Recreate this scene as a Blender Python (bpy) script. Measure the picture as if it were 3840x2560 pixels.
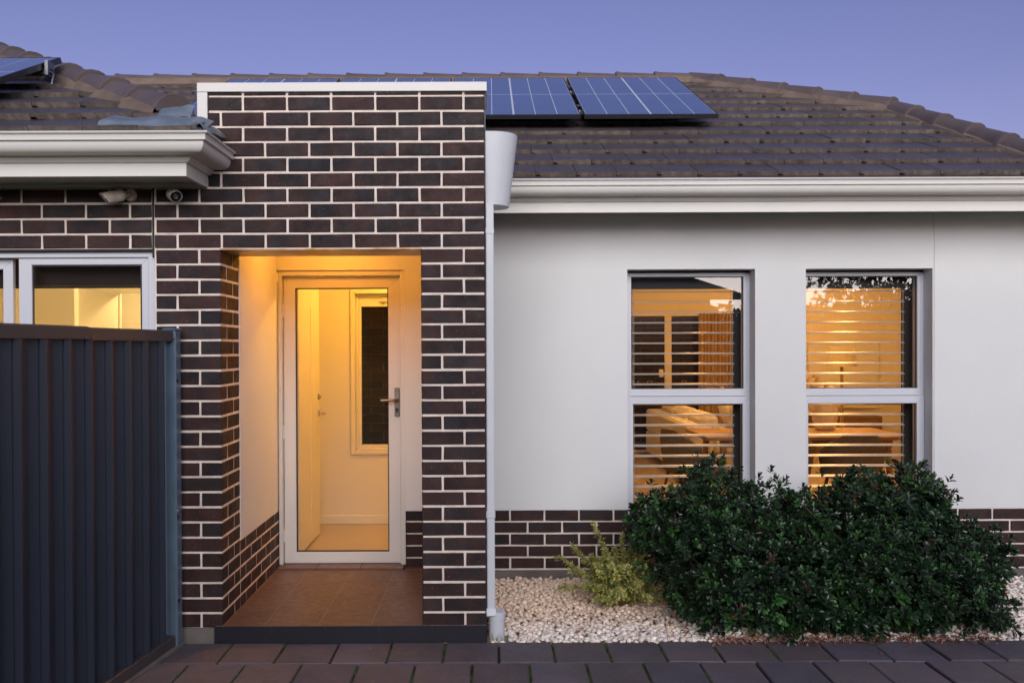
import bpy, bmesh, math, random
import numpy as np
from mathutils import Vector, Matrix

# ------------------------------------------------------------------ scene, camera, sky, sun, exposure
for o in list(bpy.data.objects):
    bpy.data.objects.remove(o)
SC = bpy.context.scene
COL = SC.collection
R = math.radians
random.seed(7)
RNG = np.random.default_rng(7)

cam_d = bpy.data.cameras.new('camera')
cam = bpy.data.objects.new('camera', cam_d)
COL.objects.link(cam)
SC.camera = cam
cam.location = (0.0, -4.9, 1.606)
cam.rotation_euler = (R(90 - 0.5), R(0.22), 0)
cam_d.sensor_width = 36.0
cam_d.lens = 36.0 * 3371 / 3840
cam_d.shift_x = 80 / 3840
cam_d.shift_y = 49.4 / 3840
cam_d.clip_start = 0.05
cam_d.clip_end = 2000

W = bpy.data.worlds.new('World')
SC.world = W
W.use_nodes = True
nt = W.node_tree
bg = nt.nodes['Background']
sky = nt.nodes.new('ShaderNodeTexSky')
sky.sky_type = 'NISHITA'
sky.sun_disc = False
SUN_EL, SUN_AZ = 12.0, 174.0          # the sun has all but set, behind the photographer
sky.sun_elevation = R(SUN_EL)
sky.sun_rotation = R(SUN_AZ)
sky.dust_density = 0.25
sky.ozone_density = 1.0
tint = nt.nodes.new('ShaderNodeMix')
tint.data_type = 'RGBA'
tint.blend_type = 'MULTIPLY'
tint.inputs[0].default_value = 1.0
tint.inputs[7].default_value = (0.54, 0.405, 0.63, 1)
nt.links.new(sky.outputs[0], tint.inputs[6])
nt.links.new(tint.outputs[2], bg.inputs[0])
bg.inputs[1].default_value = 0.05

sun_d = bpy.data.lights.new('sun', 'SUN')
sun_d.energy = 1.12
sun_d.angle = R(60)
sun_d.color = (1.0, 0.985, 0.945)
sun = bpy.data.objects.new('sun', sun_d)
COL.objects.link(sun)
_az = R(SUN_AZ)
_d = Vector((math.sin(_az) * math.cos(R(SUN_EL)), math.cos(_az) * math.cos(R(SUN_EL)), math.sin(R(SUN_EL))))
sun.rotation_euler = (-_d).to_track_quat('-Z', 'Y').to_euler()
sun.location = _d * 60 + Vector((0, 0, 12))

SC.view_settings.view_transform = 'Standard'
SC.view_settings.look = 'None'
SC.view_settings.gamma = 1.0
SC.view_settings.use_curve_mapping = False
SC.view_settings.exposure = 1.9
SC.render.engine = 'CYCLES'
SC.cycles.use_denoising = True
SC.cycles.max_bounces = 8
SC.cycles.diffuse_bounces = 4
SC.cycles.glossy_bounces = 4
SC.cycles.transparent_max_bounces = 16
SC.cycles.sample_clamp_indirect = 6.0
SC.cycles.caustics_reflective = False
SC.cycles.caustics_refractive = False

# ------------------------------------------------------------------ materials
def mat(name, col, rough=0.6, var=0.0, vscale=6.0, obj_var=0.0, bump=0.0, bscale=60.0, metal=0.0, spec=0.5,
        col2=None, mix_scale=3.0, specks=0.0, coat=0.0, coords='Object', hue_obj=None, stretch=None, trans=0.0):
    m = bpy.data.materials.new(name)
    m.use_nodes = True
    t = m.node_tree
    n, l = t.nodes, t.links
    b = n['Principled BSDF']
    b.inputs['Roughness'].default_value = rough
    b.inputs['Metallic'].default_value = metal
    b.inputs['Specular IOR Level'].default_value = spec
    if coat:
        b.inputs['Coat Weight'].default_value = coat
        b.inputs['Coat Roughness'].default_value = 0.05
    c4 = (*col, 1)
    b.inputs['Base Color'].default_value = c4
    tc = n.new('ShaderNodeTexCoord')
    vec = tc.outputs[coords]
    if coords == 'Object' and obj_var:
        oi0 = n.new('ShaderNodeObjectInfo')
        vm = n.new('ShaderNodeVectorMath'); vm.operation = 'MULTIPLY_ADD'
        l.new(oi0.outputs['Random'], vm.inputs[0]); vm.inputs[1].default_value = (37, 53, 71)
        l.new(vec, vm.inputs[2]); vec = vm.outputs[0]
    if stretch:
        mp = n.new('ShaderNodeMapping'); mp.inputs['Scale'].default_value = stretch
        l.new(vec, mp.inputs[0]); vec = mp.outputs[0]
    cur = None
    def colnode(a):
        r = n.new('ShaderNodeRGB'); r.outputs[0].default_value = (*a, 1); return r.outputs[0]
    def mixc(f, a, bb, blend='MIX'):
        x = n.new('ShaderNodeMix'); x.data_type = 'RGBA'; x.blend_type = blend
        if isinstance(f, float): x.inputs[0].default_value = f
        else: l.new(f, x.inputs[0])
        l.new(a, x.inputs[6]); l.new(bb, x.inputs[7]); return x.outputs[2]
    def noise(s, d=4):
        x = n.new('ShaderNodeTexNoise'); x.inputs['Scale'].default_value = s; x.inputs['Detail'].default_value = d
        l.new(vec, x.inputs['Vector']); return x.outputs['Fac']
    def rng(v, a, bb, c, d):
        x = n.new('ShaderNodeMapRange'); x.inputs[1].default_value = a; x.inputs[2].default_value = bb
        x.inputs[3].default_value = c; x.inputs[4].default_value = d; l.new(v, x.inputs[0]); return x.outputs[0]
    cur = colnode(col)
    if hue_obj:
        oi = n.new('ShaderNodeObjectInfo')
        ra = n.new('ShaderNodeValToRGB')
        els = ra.color_ramp.elements
        els[0].color = (*hue_obj[0], 1); els[1].color = (*hue_obj[-1], 1)
        for k, cc in enumerate(hue_obj[1:-1]):
            e = els.new((k + 1) / (len(hue_obj) - 1)); e.color = (*cc, 1)
        l.new(oi.outputs['Random'], ra.inputs[0]); cur = ra.outputs[0]
    if col2:
        cur = mixc(rng(noise(mix_scale), 0.42, 0.62, 0, 1), cur, colnode(col2))
    if var:
        f = rng(noise(vscale, 6), 0.3, 0.7, 1 - var, 1 + var)
        x = n.new('ShaderNodeVectorMath'); x.operation = 'SCALE'
        l.new(cur, x.inputs[0]); l.new(f, x.inputs['Scale']); cur = x.outputs[0]
    if obj_var:
        oi = n.new('ShaderNodeObjectInfo')
        f = rng(oi.outputs['Random'], 0, 1, 1 - obj_var, 1 + obj_var)
        x = n.new('ShaderNodeVectorMath'); x.operation = 'SCALE'
        l.new(cur, x.inputs[0]); l.new(f, x.inputs['Scale']); cur = x.outputs[0]
    if specks:
        cur = mixc(rng(noise(170, 1), 0.74, 0.78, 0, specks), cur, colnode((0.5, 0.45, 0.42)))
        cur = mixc(rng(noise(95, 2), 0.30, 0.26, 0, 0.7), cur, colnode((0.008, 0.007, 0.007)))
    l.new(cur, b.inputs['Base Color'])
    if bump:
        bp = n.new('ShaderNodeBump'); bp.inputs['Strength'].default_value = bump; bp.inputs['Distance'].default_value = 0.004
        l.new(noise(bscale, 5), bp.inputs['Height']); l.new(bp.outputs[0], b.inputs['Normal'])
        rr = rng(noise(bscale * 0.3), 0.3, 0.7, max(rough - 0.1, 0), min(rough + 0.1, 1)); l.new(rr, b.inputs['Roughness'])
    if trans:
        b.inputs['Transmission Weight'].default_value = 0
        td = n.new('ShaderNodeBsdfTranslucent'); l.new(cur, td.inputs['Color'])
        ms = n.new('ShaderNodeMixShader'); ms.inputs[0].default_value = trans
        l.new(b.outputs[0], ms.inputs[1]); l.new(td.outputs[0], ms.inputs[2])
        l.new(ms.outputs[0], n['Material Output'].inputs[0])
    return m

def emit(name, col, s):
    m = bpy.data.materials.new(name); m.use_nodes = True
    b = m.node_tree.nodes['Principled BSDF']
    b.inputs['Base Color'].default_value = (*col, 1)
    b.inputs['Emission Color'].default_value = (*col, 1)
    b.inputs['Emission Strength'].default_value = s
    return m

def glass(name, tintc=(0.93, 0.95, 0.95), refl=1.0, opacity=0.0, film=(0.02, 0.02, 0.02)):
    m = bpy.data.materials.new(name); m.use_nodes = True
    t = m.node_tree; n, l = t.nodes, t.links
    n.remove(n['Principled BSDF'])
    tr = n.new('ShaderNodeBsdfTransparent'); tr.inputs[0].default_value = (*tintc, 1)
    gl = n.new('ShaderNodeBsdfGlossy'); gl.inputs['Roughness'].default_value = 0.0
    lw = n.new('ShaderNodeFresnel'); lw.inputs['IOR'].default_value = 1.5
    ml = n.new('ShaderNodeMath'); ml.operation = 'MULTIPLY'; ml.use_clamp = True
    l.new(lw.outputs[0], ml.inputs[0]); ml.inputs[1].default_value = refl
    mx = n.new('ShaderNodeMixShader')
    l.new(ml.outputs[0], mx.inputs[0]); l.new(tr.outputs[0], mx.inputs[1]); l.new(gl.outputs[0], mx.inputs[2])
    out = mx.outputs[0]
    if opacity:
        df = n.new('ShaderNodeBsdfDiffuse'); df.inputs[0].default_value = (*film, 1)
        m2 = n.new('ShaderNodeMixShader'); m2.inputs[0].default_value = opacity
        l.new(out, m2.inputs[1]); l.new(df.outputs[0], m2.inputs[2]); out = m2.outputs[0]
    l.new(out, n['Material Output'].inputs[0])
    return m

M = {}
M['brick'] = mat('dark_brick', (0.03, 0.025, 0.028), 0.62, var=0.35, vscale=9, specks=0.5, bump=0.45, bscale=70, obj_var=0.15, spec=0.22,
                 hue_obj=[(0.023, 0.019, 0.022), (0.036, 0.026, 0.026), (0.016, 0.015, 0.019), (0.050, 0.022, 0.021), (0.021, 0.018, 0.022), (0.033, 0.024, 0.024)],
                 col2=(0.046, 0.021, 0.019), mix_scale=7)
M['mortar'] = mat('mortar', (0.80, 0.68, 0.60), 0.9, var=0.14, vscale=14, bump=0.8, bscale=120)
M['render'] = mat('white_render', (0.725, 0.725, 0.72), 0.85, var=0.045, vscale=0.9, bump=0.35, bscale=170)
M['trim'] = mat('white_metal', (0.74, 0.715, 0.675), 0.42, var=0.03, vscale=2.0)
M['alu'] = mat('window_aluminium', (0.62, 0.63, 0.68), 0.38, var=0.02, vscale=3)
M['pipe'] = mat('pipe_paint', (0.62, 0.64, 0.68), 0.4, var=0.03, vscale=3)
M['lintel'] = mat('galvanised_lintel', (0.55, 0.48, 0.40), 0.45, metal=0.6, var=0.25, vscale=5, col2=(0.30, 0.16, 0.07), mix_scale=5)
M['porch_tile'] = mat('porch_tile', (0.125, 0.070, 0.056), 0.45, var=0.10, vscale=5, obj_var=0.05, bump=0.05, bscale=90)
M['grout'] = mat('grout', (0.30, 0.22, 0.18), 0.9)
M['step_tile'] = mat('step_tile', (0.010, 0.010, 0.018), 0.5, var=0.15, vscale=6)
M['concrete'] = mat('concrete', (0.15, 0.13, 0.12), 0.9, var=0.25, vscale=6, bump=0.6, bscale=40)
M['paver'] = mat('paver', (0.120, 0.101, 0.122), 0.75, var=0.16, vscale=5, obj_var=0.18, bump=0.5, bscale=110, specks=0.35,
                 col2=(0.135, 0.102, 0.105), mix_scale=1.6)
M['soil'] = mat('joint_soil', (0.05, 0.042, 0.03), 0.95, var=0.3, vscale=12, bump=0.6)
M['bed'] = mat('bed_sand', (0.36, 0.28, 0.22), 0.95, var=0.3, vscale=20, bump=0.8)
M['moss'] = mat('moss', (0.05, 0.085, 0.012), 0.95, var=0.5, vscale=30, coords='Generated')
M['tile_top'] = mat('roof_tile_face', (0.080, 0.069, 0.078), 0.34, var=0.12, vscale=4, obj_var=0.14, bump=0.10, bscale=160, coords='Object')
M['tile_edge'] = mat('roof_tile_edge', (0.125, 0.098, 0.080), 0.95, var=0.35, vscale=18, obj_var=0.2, bump=1.0, bscale=90)
M['ridge'] = mat('ridge_tile', (0.125, 0.098, 0.095), 0.5, var=0.12, vscale=5, obj_var=0.1, bump=0.15, bscale=120)
M['bedding'] = mat('ridge_bedding', (0.17, 0.125, 0.10), 0.95, var=0.2, vscale=8, bump=0.6)
M['underlay'] = mat('roof_underlay', (0.02, 0.018, 0.018), 0.95)
M['lead'] = mat('lead_flashing', (0.24, 0.29, 0.35), 0.42, metal=0.35, var=0.25, vscale=9, bump=0.25, bscale=25)
M['cell'] = mat('solar_cell', (0.075, 0.135, 0.29), 0.12, spec=0.8, obj_var=0.08, var=0.06, vscale=3, coat=1.0)
M['cell_line'] = mat('solar_backsheet', (0.55, 0.60, 0.68), 0.4)
M['black_frame'] = mat('black_frame', (0.012, 0.012, 0.013), 0.35)
M['fence'] = mat('fence_steel', (0.026, 0.034, 0.050), 0.32, var=0.06, vscale=3, spec=0.6)
M['fence_rail'] = mat('fence_rail_steel', (0.072, 0.062, 0.064), 0.45, var=0.08, vscale=4)
M['post'] = mat('galvanised_post', (0.15, 0.21, 0.28), 0.30, metal=0.3, var=0.15, vscale=6)
M['screw'] = mat('screw_metal', (0.2, 0.2, 0.22), 0.4, metal=0.8)
M['black'] = mat('black', (0.004, 0.004, 0.004), 0.6)
M['charcoal'] = mat('charcoal_fabric', (0.045, 0.042, 0.045), 0.7)
M['roller'] = mat('dark_roller_fabric', (0.03, 0.018, 0.012), 0.9, var=0.2, vscale=4)
M['plaster'] = mat('interior_plaster', (0.74, 0.70, 0.62), 0.85, var=0.02, vscale=2)
M['door_white'] = mat('interior_door_paint', (0.74, 0.70, 0.60), 0.5, var=0.02, vscale=3)
M['floor_tile'] = mat('interior_floor_tile', (0.42, 0.34, 0.26), 0.35, var=0.06, vscale=3)
M['ceiling'] = mat('ceiling_paint', (0.75, 0.73, 0.68), 0.9)
M['security_frame'] = mat('security_frame_paint', (0.70, 0.67, 0.64), 0.42, var=0.02, vscale=3)
M['bronze'] = mat('brushed_metal', (0.28, 0.23, 0.20), 0.38, metal=0.8, var=0.1, vscale=20)
M['chrome'] = mat('chrome', (0.6, 0.58, 0.55), 0.2, metal=1.0)
M['slat'] = mat('blind_slat', (0.70, 0.66, 0.61), 0.32, var=0.04, vscale=4)
M['glass'] = glass('window_glass', refl=2.6)
M['glass_dim'] = glass('glass_plain', (0.85, 0.87, 0.86), refl=1.2)
M['mesh'] = glass('security_mesh', (1, 1, 1), refl=0.0, opacity=0.20, film=(0.12, 0.10, 0.06))
M['wood_table'] = mat('table_timber', (0.42, 0.24, 0.11), 0.4, var=0.2, vscale=3, stretch=(0.6, 8, 4))
M['chair_fabric'] = mat('chair_fabric', (0.16, 0.125, 0.085), 0.9, var=0.15, vscale=40)
M['sofa'] = mat('sofa_fabric', (0.66, 0.62, 0.56), 0.9, var=0.06, vscale=20)
M['vase'] = mat('vase_ceramic', (0.70, 0.66, 0.60), 0.5, var=0.05, vscale=6)
M['petal'] = mat('dried_petal', (0.62, 0.46, 0.28), 0.7, var=0.2, vscale=9, trans=0.3)
M['stem'] = mat('dried_stem', (0.18, 0.11, 0.06), 0.8)
M['curtain'] = mat('curtain_fabric', (0.46, 0.33, 0.22), 0.9, var=0.15, vscale=2, stretch=(14, 1, 0.5))
M['shade'] = mat('lamp_shade', (0.8, 0.72, 0.58), 0.8, trans=0.4)
M['leaf'] = mat('shrub_leaf', (0.012, 0.030, 0.013), 0.34, spec=0.5, var=0.5, vscale=7, col2=(0.018, 0.046, 0.014), mix_scale=9, coords='Object')
M['leaf_new_and_glint'] = mat('young_leaf_and_glint', (0.045, 0.125, 0.030), 0.4, var=0.3, vscale=9)  # young leaves, plus lighter green painted in for leaf highlights
M['leaf_red'] = mat('red_tip_leaf', (0.07, 0.030, 0.018), 0.5, var=0.3, vscale=9)
M['bark'] = mat('bark', (0.06, 0.045, 0.035), 0.9, var=0.3, vscale=12)
M['gold'] = mat('variegated_leaf', (0.44, 0.41, 0.07), 0.6, var=0.35, vscale=14, col2=(0.17, 0.22, 0.04), mix_scale=22, trans=0.12)
M['gold_edge'] = mat('variegated_leaf_margin', (0.62, 0.58, 0.30), 0.6, var=0.2, vscale=14)
M['gold_stem'] = mat('variegated_stem', (0.20, 0.14, 0.06), 0.8)
M['litter'] = mat('dry_leaf', (0.30, 0.135, 0.085), 0.8, var=0.5, vscale=18, obj_var=0.4)
M['cam_white'] = mat('camera_housing', (0.76, 0.70, 0.62), 0.5, var=0.15, vscale=14, col2=(0.50, 0.38, 0.28), mix_scale=12)
M['lens'] = mat('camera_lens', (0.01, 0.01, 0.012), 0.08, spec=0.8)
M['cable'] = mat('cable', (0.35, 0.35, 0.36), 0.5)
M['nb_wall'] = mat('neighbour_wall', (0.16, 0.12, 0.10), 0.9, var=0.1)
M['nb_roof'] = mat('neighbour_roof', (0.04, 0.037, 0.04), 0.7, var=0.15, vscale=2)
M['nb_leaf'] = mat('tree_leaf', (0.035, 0.055, 0.02), 0.6, var=0.4, vscale=4)
M['lawn'] = mat('lawn', (0.05, 0.075, 0.025), 0.95, var=0.4, vscale=4)
M['screen_white'] = mat('white_plastic', (0.7, 0.7, 0.68), 0.4)
M['spider'] = mat('grass_blade', (0.09, 0.15, 0.03), 0.7)

def pebble_mat():
    m = mat('white_pebble', (0.86, 0.79, 0.72), 0.75, var=0.2, vscale=30)
    t = m.node_tree; n, l = t.nodes, t.links
    at = n.new('ShaderNodeVertexColor'); at.layer_name = 'Col'
    b = n['Principled BSDF']
    old = b.inputs['Base Color'].links[0].from_socket
    x = n.new('ShaderNodeMix'); x.data_type = 'RGBA'; x.blend_type = 'MULTIPLY'; x.inputs[0].default_value = 1
    l.new(old, x.inputs[6]); l.new(at.outputs[0], x.inputs[7]); l.new(x.outputs[2], b.inputs['Base Color'])
    return m
M['pebble'] = pebble_mat()
LAMP_WARM = (1.0, 0.46, 0.12)

# ------------------------------------------------------------------ mesh helpers
def link(o, parent=None):
    COL.objects.link(o)
    if parent is not None:
        o.parent = parent
    return o

def tag(o, label=None, cat=None, group=None, kind=None):
    if label: o['label'] = label
    if cat: o['category'] = cat
    if group: o['group'] = group
    if kind: o['kind'] = kind
    return o

def empty(name, loc=(0, 0, 0), rz=0.0):
    o = bpy.data.objects.new(name, None)
    o.empty_display_size = 0.1
    o.location = loc; o.rotation_euler = (0, 0, rz)
    COL.objects.link(o)
    return o

class MB:
    def __init__(s): s.v = []; s.f = []; s.m = []
    def add(s, vs, fs, mi=0):
        b = len(s.v); s.v += [tuple(p) for p in vs]
        s.f += [tuple(b + i for i in f) for f in fs]; s.m += [mi] * len(fs); return s
    def box(s, x0, x1, y0, y1, z0, z1, mi=0):
        vs = [(x0, y0, z0), (x1, y0, z0), (x1, y1, z0), (x0, y1, z0), (x0, y0, z1), (x1, y0, z1), (x1, y1, z1), (x0, y1, z1)]
        return s.add(vs, [(0, 3, 2, 1), (4, 5, 6, 7), (0, 1, 5, 4), (1, 2, 6, 5), (2, 3, 7, 6), (3, 0, 4, 7)], mi)
    def prism(s, prof, axis, a0, a1, mi=0):
        n = len(prof)
        def P(p, a):
            return {'x': (a, p[0], p[1]), 'y': (p[0], a, p[1]), 'z': (p[0], p[1], a)}[axis]
        vs = [P(p, a0) for p in prof] + [P(p, a1) for p in prof]
        fs = [(i, (i + 1) % n, n + (i + 1) % n, n + i) for i in range(n)] + [tuple(range(n))[::-1], tuple(range(n, 2 * n))]
        return s.add(vs, fs, mi)
    def cyl(s, p0, p1, r0, r1=None, n=12, mi=0, caps=True):
        r1 = r0 if r1 is None else r1
        p0, p1 = Vector(p0), Vector(p1); d = (p1 - p0).normalized()
        a = d.orthogonal().normalized(); b = d.cross(a)
        vs = []
        for p, r in ((p0, r0), (p1, r1)):
            vs += [p + (a * math.cos(2 * math.pi * k / n) + b * math.sin(2 * math.pi * k / n)) * r for k in range(n)]
        fs = [(k, (k + 1) % n, n + (k + 1) % n, n + k) for k in range(n)]
        if caps: fs += [tuple(range(n))[::-1], tuple(range(n, 2 * n))]
        return s.add(vs, fs, mi)
    def tube(s, pts, rads, n=6, mi=0):
        if not isinstance(rads, (list, tuple)): rads = [rads] * len(pts)
        pts = [Vector(p) for p in pts]; vs = []
        for i, p in enumerate(pts):
            d = (pts[min(i + 1, len(pts) - 1)] - pts[max(i - 1, 0)]).normalized()
            ref = Vector((0, 0, 1)) if abs(d.z) < 0.9 else Vector((1, 0, 0))
            a = d.cross(ref).normalized(); b = d.cross(a)
            vs += [p + (a * math.cos(2 * math.pi * k / n) + b * math.sin(2 * math.pi * k / n)) * rads[i] for k in range(n)]
        fs = []
        for i in range(len(pts) - 1):
            for k in range(n):
                fs.append((i * n + k, i * n + (k + 1) % n, (i + 1) * n + (k + 1) % n, (i + 1) * n + k))
        fs += [tuple(range(n))[::-1], tuple(range((len(pts) - 1) * n, len(pts) * n))]
        return s.add(vs, fs, mi)
    def lathe(s, prof, c=(0, 0, 0), n=24, mi=0):
        vs = []
        for r, z in prof:
            vs += [(c[0] + r * math.cos(2 * math.pi * k / n), c[1] + r * math.sin(2 * math.pi * k / n), c[2] + z) for k in range(n)]
        fs = []
        for i in range(len(prof) - 1):
            for k in range(n):
                fs.append((i * n + k, i * n + (k + 1) % n, (i + 1) * n + (k + 1) % n, (i + 1) * n + k))
        fs += [tuple(range(n))[::-1], tuple(range((len(prof) - 1) * n, len(prof) * n))]
        return s.add(vs, fs, mi)
    def sweep(s, path, prof, mi=0):
        """closed profile (o, z) swept along a plan path [(x, y)], outward = right-hand side of travel, mitred."""
        n = len(prof); P = [Vector(p) for p in path]; vs = []
        for i, p in enumerate(P):
            def nrm(a, b):
                d = (b - a).normalized(); return Vector((d.y, -d.x))
            if i == 0: mi_v = nrm(P[0], P[1])
            elif i == len(P) - 1: mi_v = nrm(P[-2], P[-1])
            else:
                a, b = nrm(P[i - 1], p), nrm(p, P[i + 1]); h = (a + b).normalized(); mi_v = h / max(h.dot(a), 0.2)
            vs += [(p.x + mi_v.x * o, p.y + mi_v.y * o, z) for o, z in prof]
        fs = []
        for i in range(len(P) - 1):
            for k in range(n):
                fs.append((i * n + k, i * n + (k + 1) % n, (i + 1) * n + (k + 1) % n, (i + 1) * n + k))
        fs += [tuple(range(n))[::-1], tuple(range((len(P) - 1) * n, len(P) * n))]
        return s.add(vs, fs, mi)
    def mesh(s, name, mats, smooth=False, bevel=0.0, angle=35, fix=True):
        me = bpy.data.meshes.new(name)
        me.from_pydata(s.v, [], s.f)
        for mm in (mats if isinstance(mats, (list, tuple)) else [mats]): me.materials.append(M[mm])
        me.polygons.foreach_set('material_index', s.m)
        if fix or bevel:
            bm = bmesh.new(); bm.from_mesh(me)
            if bevel:
                bmesh.ops.bevel(bm, geom=bm.edges[:], offset=bevel, segments=1, affect='EDGES', clamp_overlap=True)
            bmesh.ops.recalc_face_normals(bm, faces=bm.faces)
            bm.to_mesh(me); bm.free()
        if smooth:
            me.polygons.foreach_set('use_smooth', [True] * len(me.polygons))
            me.set_sharp_from_angle(angle=R(angle))
        return me
    def build(s, name, mats, parent=None, loc=None, rot=None, **k):
        o = bpy.data.objects.new(name, s.mesh(name, mats, **k))
        if loc: o.location = loc
        if rot: o.rotation_euler = rot
        return link(o, parent)

def inst(name, me, parent=None, loc=(0, 0, 0), rot=(0, 0, 0), scale=None):
    o = bpy.data.objects.new(name, me); o.location = loc; o.rotation_euler = rot
    if scale: o.scale = scale
    return link(o, parent)

def fast_mesh(name, V, F, mats, mi=None, smooth=False, cols=None):
    """V (n,3), F (m,k) arrays"""
    me = bpy.data.meshes.new(name)
    V = np.asarray(V, np.float32); F = np.asarray(F, np.int32); k = F.shape[1]
    me.vertices.add(len(V)); me.vertices.foreach_set('co', V.ravel())
    me.loops.add(F.size); me.loops.foreach_set('vertex_index', F.ravel())
    me.polygons.add(len(F)); me.polygons.foreach_set('loop_start', np.arange(0, F.size, k, dtype=np.int32))
    for mm in mats: me.materials.append(M[mm])
    if mi is not None: me.polygons.foreach_set('material_index', np.asarray(mi, np.int32))
    me.polygons.foreach_set('use_smooth', np.full(len(F), smooth))
    if cols is not None:
        ca = me.color_attributes.new('Col', 'FLOAT_COLOR', 'POINT')
        ca.data.foreach_set('color', np.asarray(cols, np.float32).ravel())
    me.update(calc_edges=True); me.validate()
    return me

# ------------------------------------------------------------------ the setting: ground, paving, garden bed
g = MB(); g.add([(-60, -70, -0.09), (60, -70, -0.09), (60, 60, -0.09), (-60, 60, -0.09)], [(0, 1, 2, 3)])
tag(g.build('ground', 'lawn'), kind='structure')

pav = MB(); pav.box(-1.95, 4.6, -3.6, -0.03, -0.088, -0.022)
paving = tag(pav.build('paving', 'soil'), kind='structure')
def paver_mesh(w, d, k):
    b = MB(); b.box(0, w, 0, d, -0.05, 0)
    me = b.mesh('paver', 'paver', bevel=0.005)
    for v in me.vertices:
        v.co.x += random.uniform(-.0015, .0015); v.co.y += random.uniform(-.0015, .0015); v.co.z += random.uniform(-.0012, .0012)
    return me
PW, PD, GAP = 0.2882, 0.310, 0.011
pv_full = [paver_mesh(PW - GAP, PD - 0.006, k) for k in range(4)]
row_y = -0.022
for r in range(7):
    y1 = row_y - r * PD; y0 = y1 - PD
    off = 0.036 if r % 2 == 0 else 0.036 - PW * 0.475
    k0 = int(math.floor((-1.86 - off) / PW)); k1 = int(math.ceil((4.3 - off) / PW))
    for k in range(k0, k1):
        xa = off + k * PW
        inst('paver', random.choice(pv_full), paving, (xa + GAP / 2, y0 + 0.003, random.uniform(-.003, .002)),
             (random.uniform(-.004, .004), random.uniform(-.004, .004), random.uniform(-.003, .003)))
# concrete strip under the fence
e = MB(); e.prism([(-1.99, -0.06), (-1.70, -0.06), (-1.705, 0.012), (-1.99, 0.012)], 'y', -0.02, -0.05)
ca = MB()
ca.add([(-1.665, -0.05, -0.06), (-1.665, -0.05, 0.016), (-1.78, -0.05, 0.022), (-1.78, -0.05, -0.06),
        (-2.075, -3.6, -0.06), (-2.075, -3.6, 0.016), (-2.19, -3.6, 0.022), (-2.19, -3.6, -0.06)],
       [(0, 1, 5, 4), (1, 2, 6, 5), (2, 3, 7, 6), (0, 3, 2, 1), (4, 5, 6, 7)])
tag(ca.build('concrete_kerb', 'concrete', bevel=0.004), kind='structure')

bed = MB(); bed.box(-0.028, 4.6, -0.018, 1.36, -0.085, -0.022)
tag(bed.build('garden_bed', 'bed'), kind='structure')

# pebbles (nobody could count them)
ico = bmesh.new(); bmesh.ops.create_icosphere(ico, subdivisions=1, radius=1.0)
IV = np.array([v.co[:] for v in ico.verts]); IFc = np.array([[v.index for v in f.verts] for f in ico.faces]); ico.free()
def pebbles(region, sp, z0, zr, smin, smax):
    out = []
    for (x0, x1, y0, y1) in region:
        nx, ny = int((x1 - x0) / sp), int((y1 - y0) / sp)
        gx, gy = np.meshgrid(np.arange(nx), np.arange(ny))
        px = x0 + (gx.ravel() + 0.5 + RNG.uniform(-.45, .45, nx * ny)) * sp
        py = y0 + (gy.ravel() + 0.5 + RNG.uniform(-.45, .45, nx * ny)) * sp
        out.append(np.stack([px, py], 1))
    P = np.concatenate(out); n = len(P)
    sz = RNG.uniform(smin, smax, (n, 1)) * np.stack([RNG.uniform(.9, 1.45, n), RNG.uniform(.75, 1.1, n), RNG.uniform(.5, .8, n)], 1)
    a = RNG.uniform(0, 2 * np.pi, n); tx = RNG.normal(0, .35, n)
    V = IV[None] * sz[:, None] * (1 + RNG.normal(0, .07, (n, len(IV), 1)))
    y = V[..., 1] * np.cos(tx)[:, None] - V[..., 2] * np.sin(tx)[:, None]
    z = V[..., 1] * np.sin(tx)[:, None] + V[..., 2] * np.cos(tx)[:, None]
    x = V[..., 0]
    X = x * np.cos(a)[:, None] - y * np.sin(a)[:, None] + P[:, :1]
    Y = x * np.sin(a)[:, None] + y * np.cos(a)[:, None] + P[:, 1:]
    Z = z + (z0 + RNG.uniform(0, zr, n))[:, None]
    VV = np.stack([X, Y, Z], -1).reshape(-1, 3)
    FF = (IFc[None] + (np.arange(n) * len(IV))[:, None, None]).reshape(-1, 3)
    w = RNG.random((n, 1)); w2 = RNG.random((n, 1)) ** 3
    warm = np.array([[1.0, .84, .72]]); white = np.array([[1.12, 1.10, 1.08]]); tan = np.array([[.72, .46, .30]])
    # the back of the bed holds the buff stones, fresh white ones lie along the paving
    front = np.clip((0.42 - P[:, 1:2] + RNG.normal(0, .12, (n, 1))) / 0.25, 0, 1)
    left = (P[:, :1] < 1.6)
    c = np.where(left, warm * (1 - front) + white * front, white * .97)
    c = c * (0.82 + 0.3 * w) * (1 - w2 * .35) + tan * w2 * .35
    C = np.concatenate([np.repeat(c, len(IV), 0), np.ones((n * len(IV), 1))], 1)
    return VV, FF, C
reg = [(0.09, 1.5, 0.0, 1.34), (-0.015, 0.09, -0.01, 0.03), (-0.02, 0.09, 0.16, 1.34), (1.5, 2.4, 0.0, 0.12), (2.4, 4.4, 0.0, 1.34)]
V1, F1, C1 = pebbles(reg, 0.0275, -0.014, 0.014, .0125, .0205)
V2, F2, C2 = pebbles(reg, 0.044, 0.0, 0.010, .0125, .0195)
me = fast_mesh('pebbles', np.concatenate([V1, V2]), np.concatenate([F1, F2 + len(V1)]), ['pebble'], smooth=True, cols=np.concatenate([C1, C2]))
tag(inst('pebbles', me), 'white and buff pebbles spread over the garden bed', 'pebbles', kind='stuff')

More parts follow.
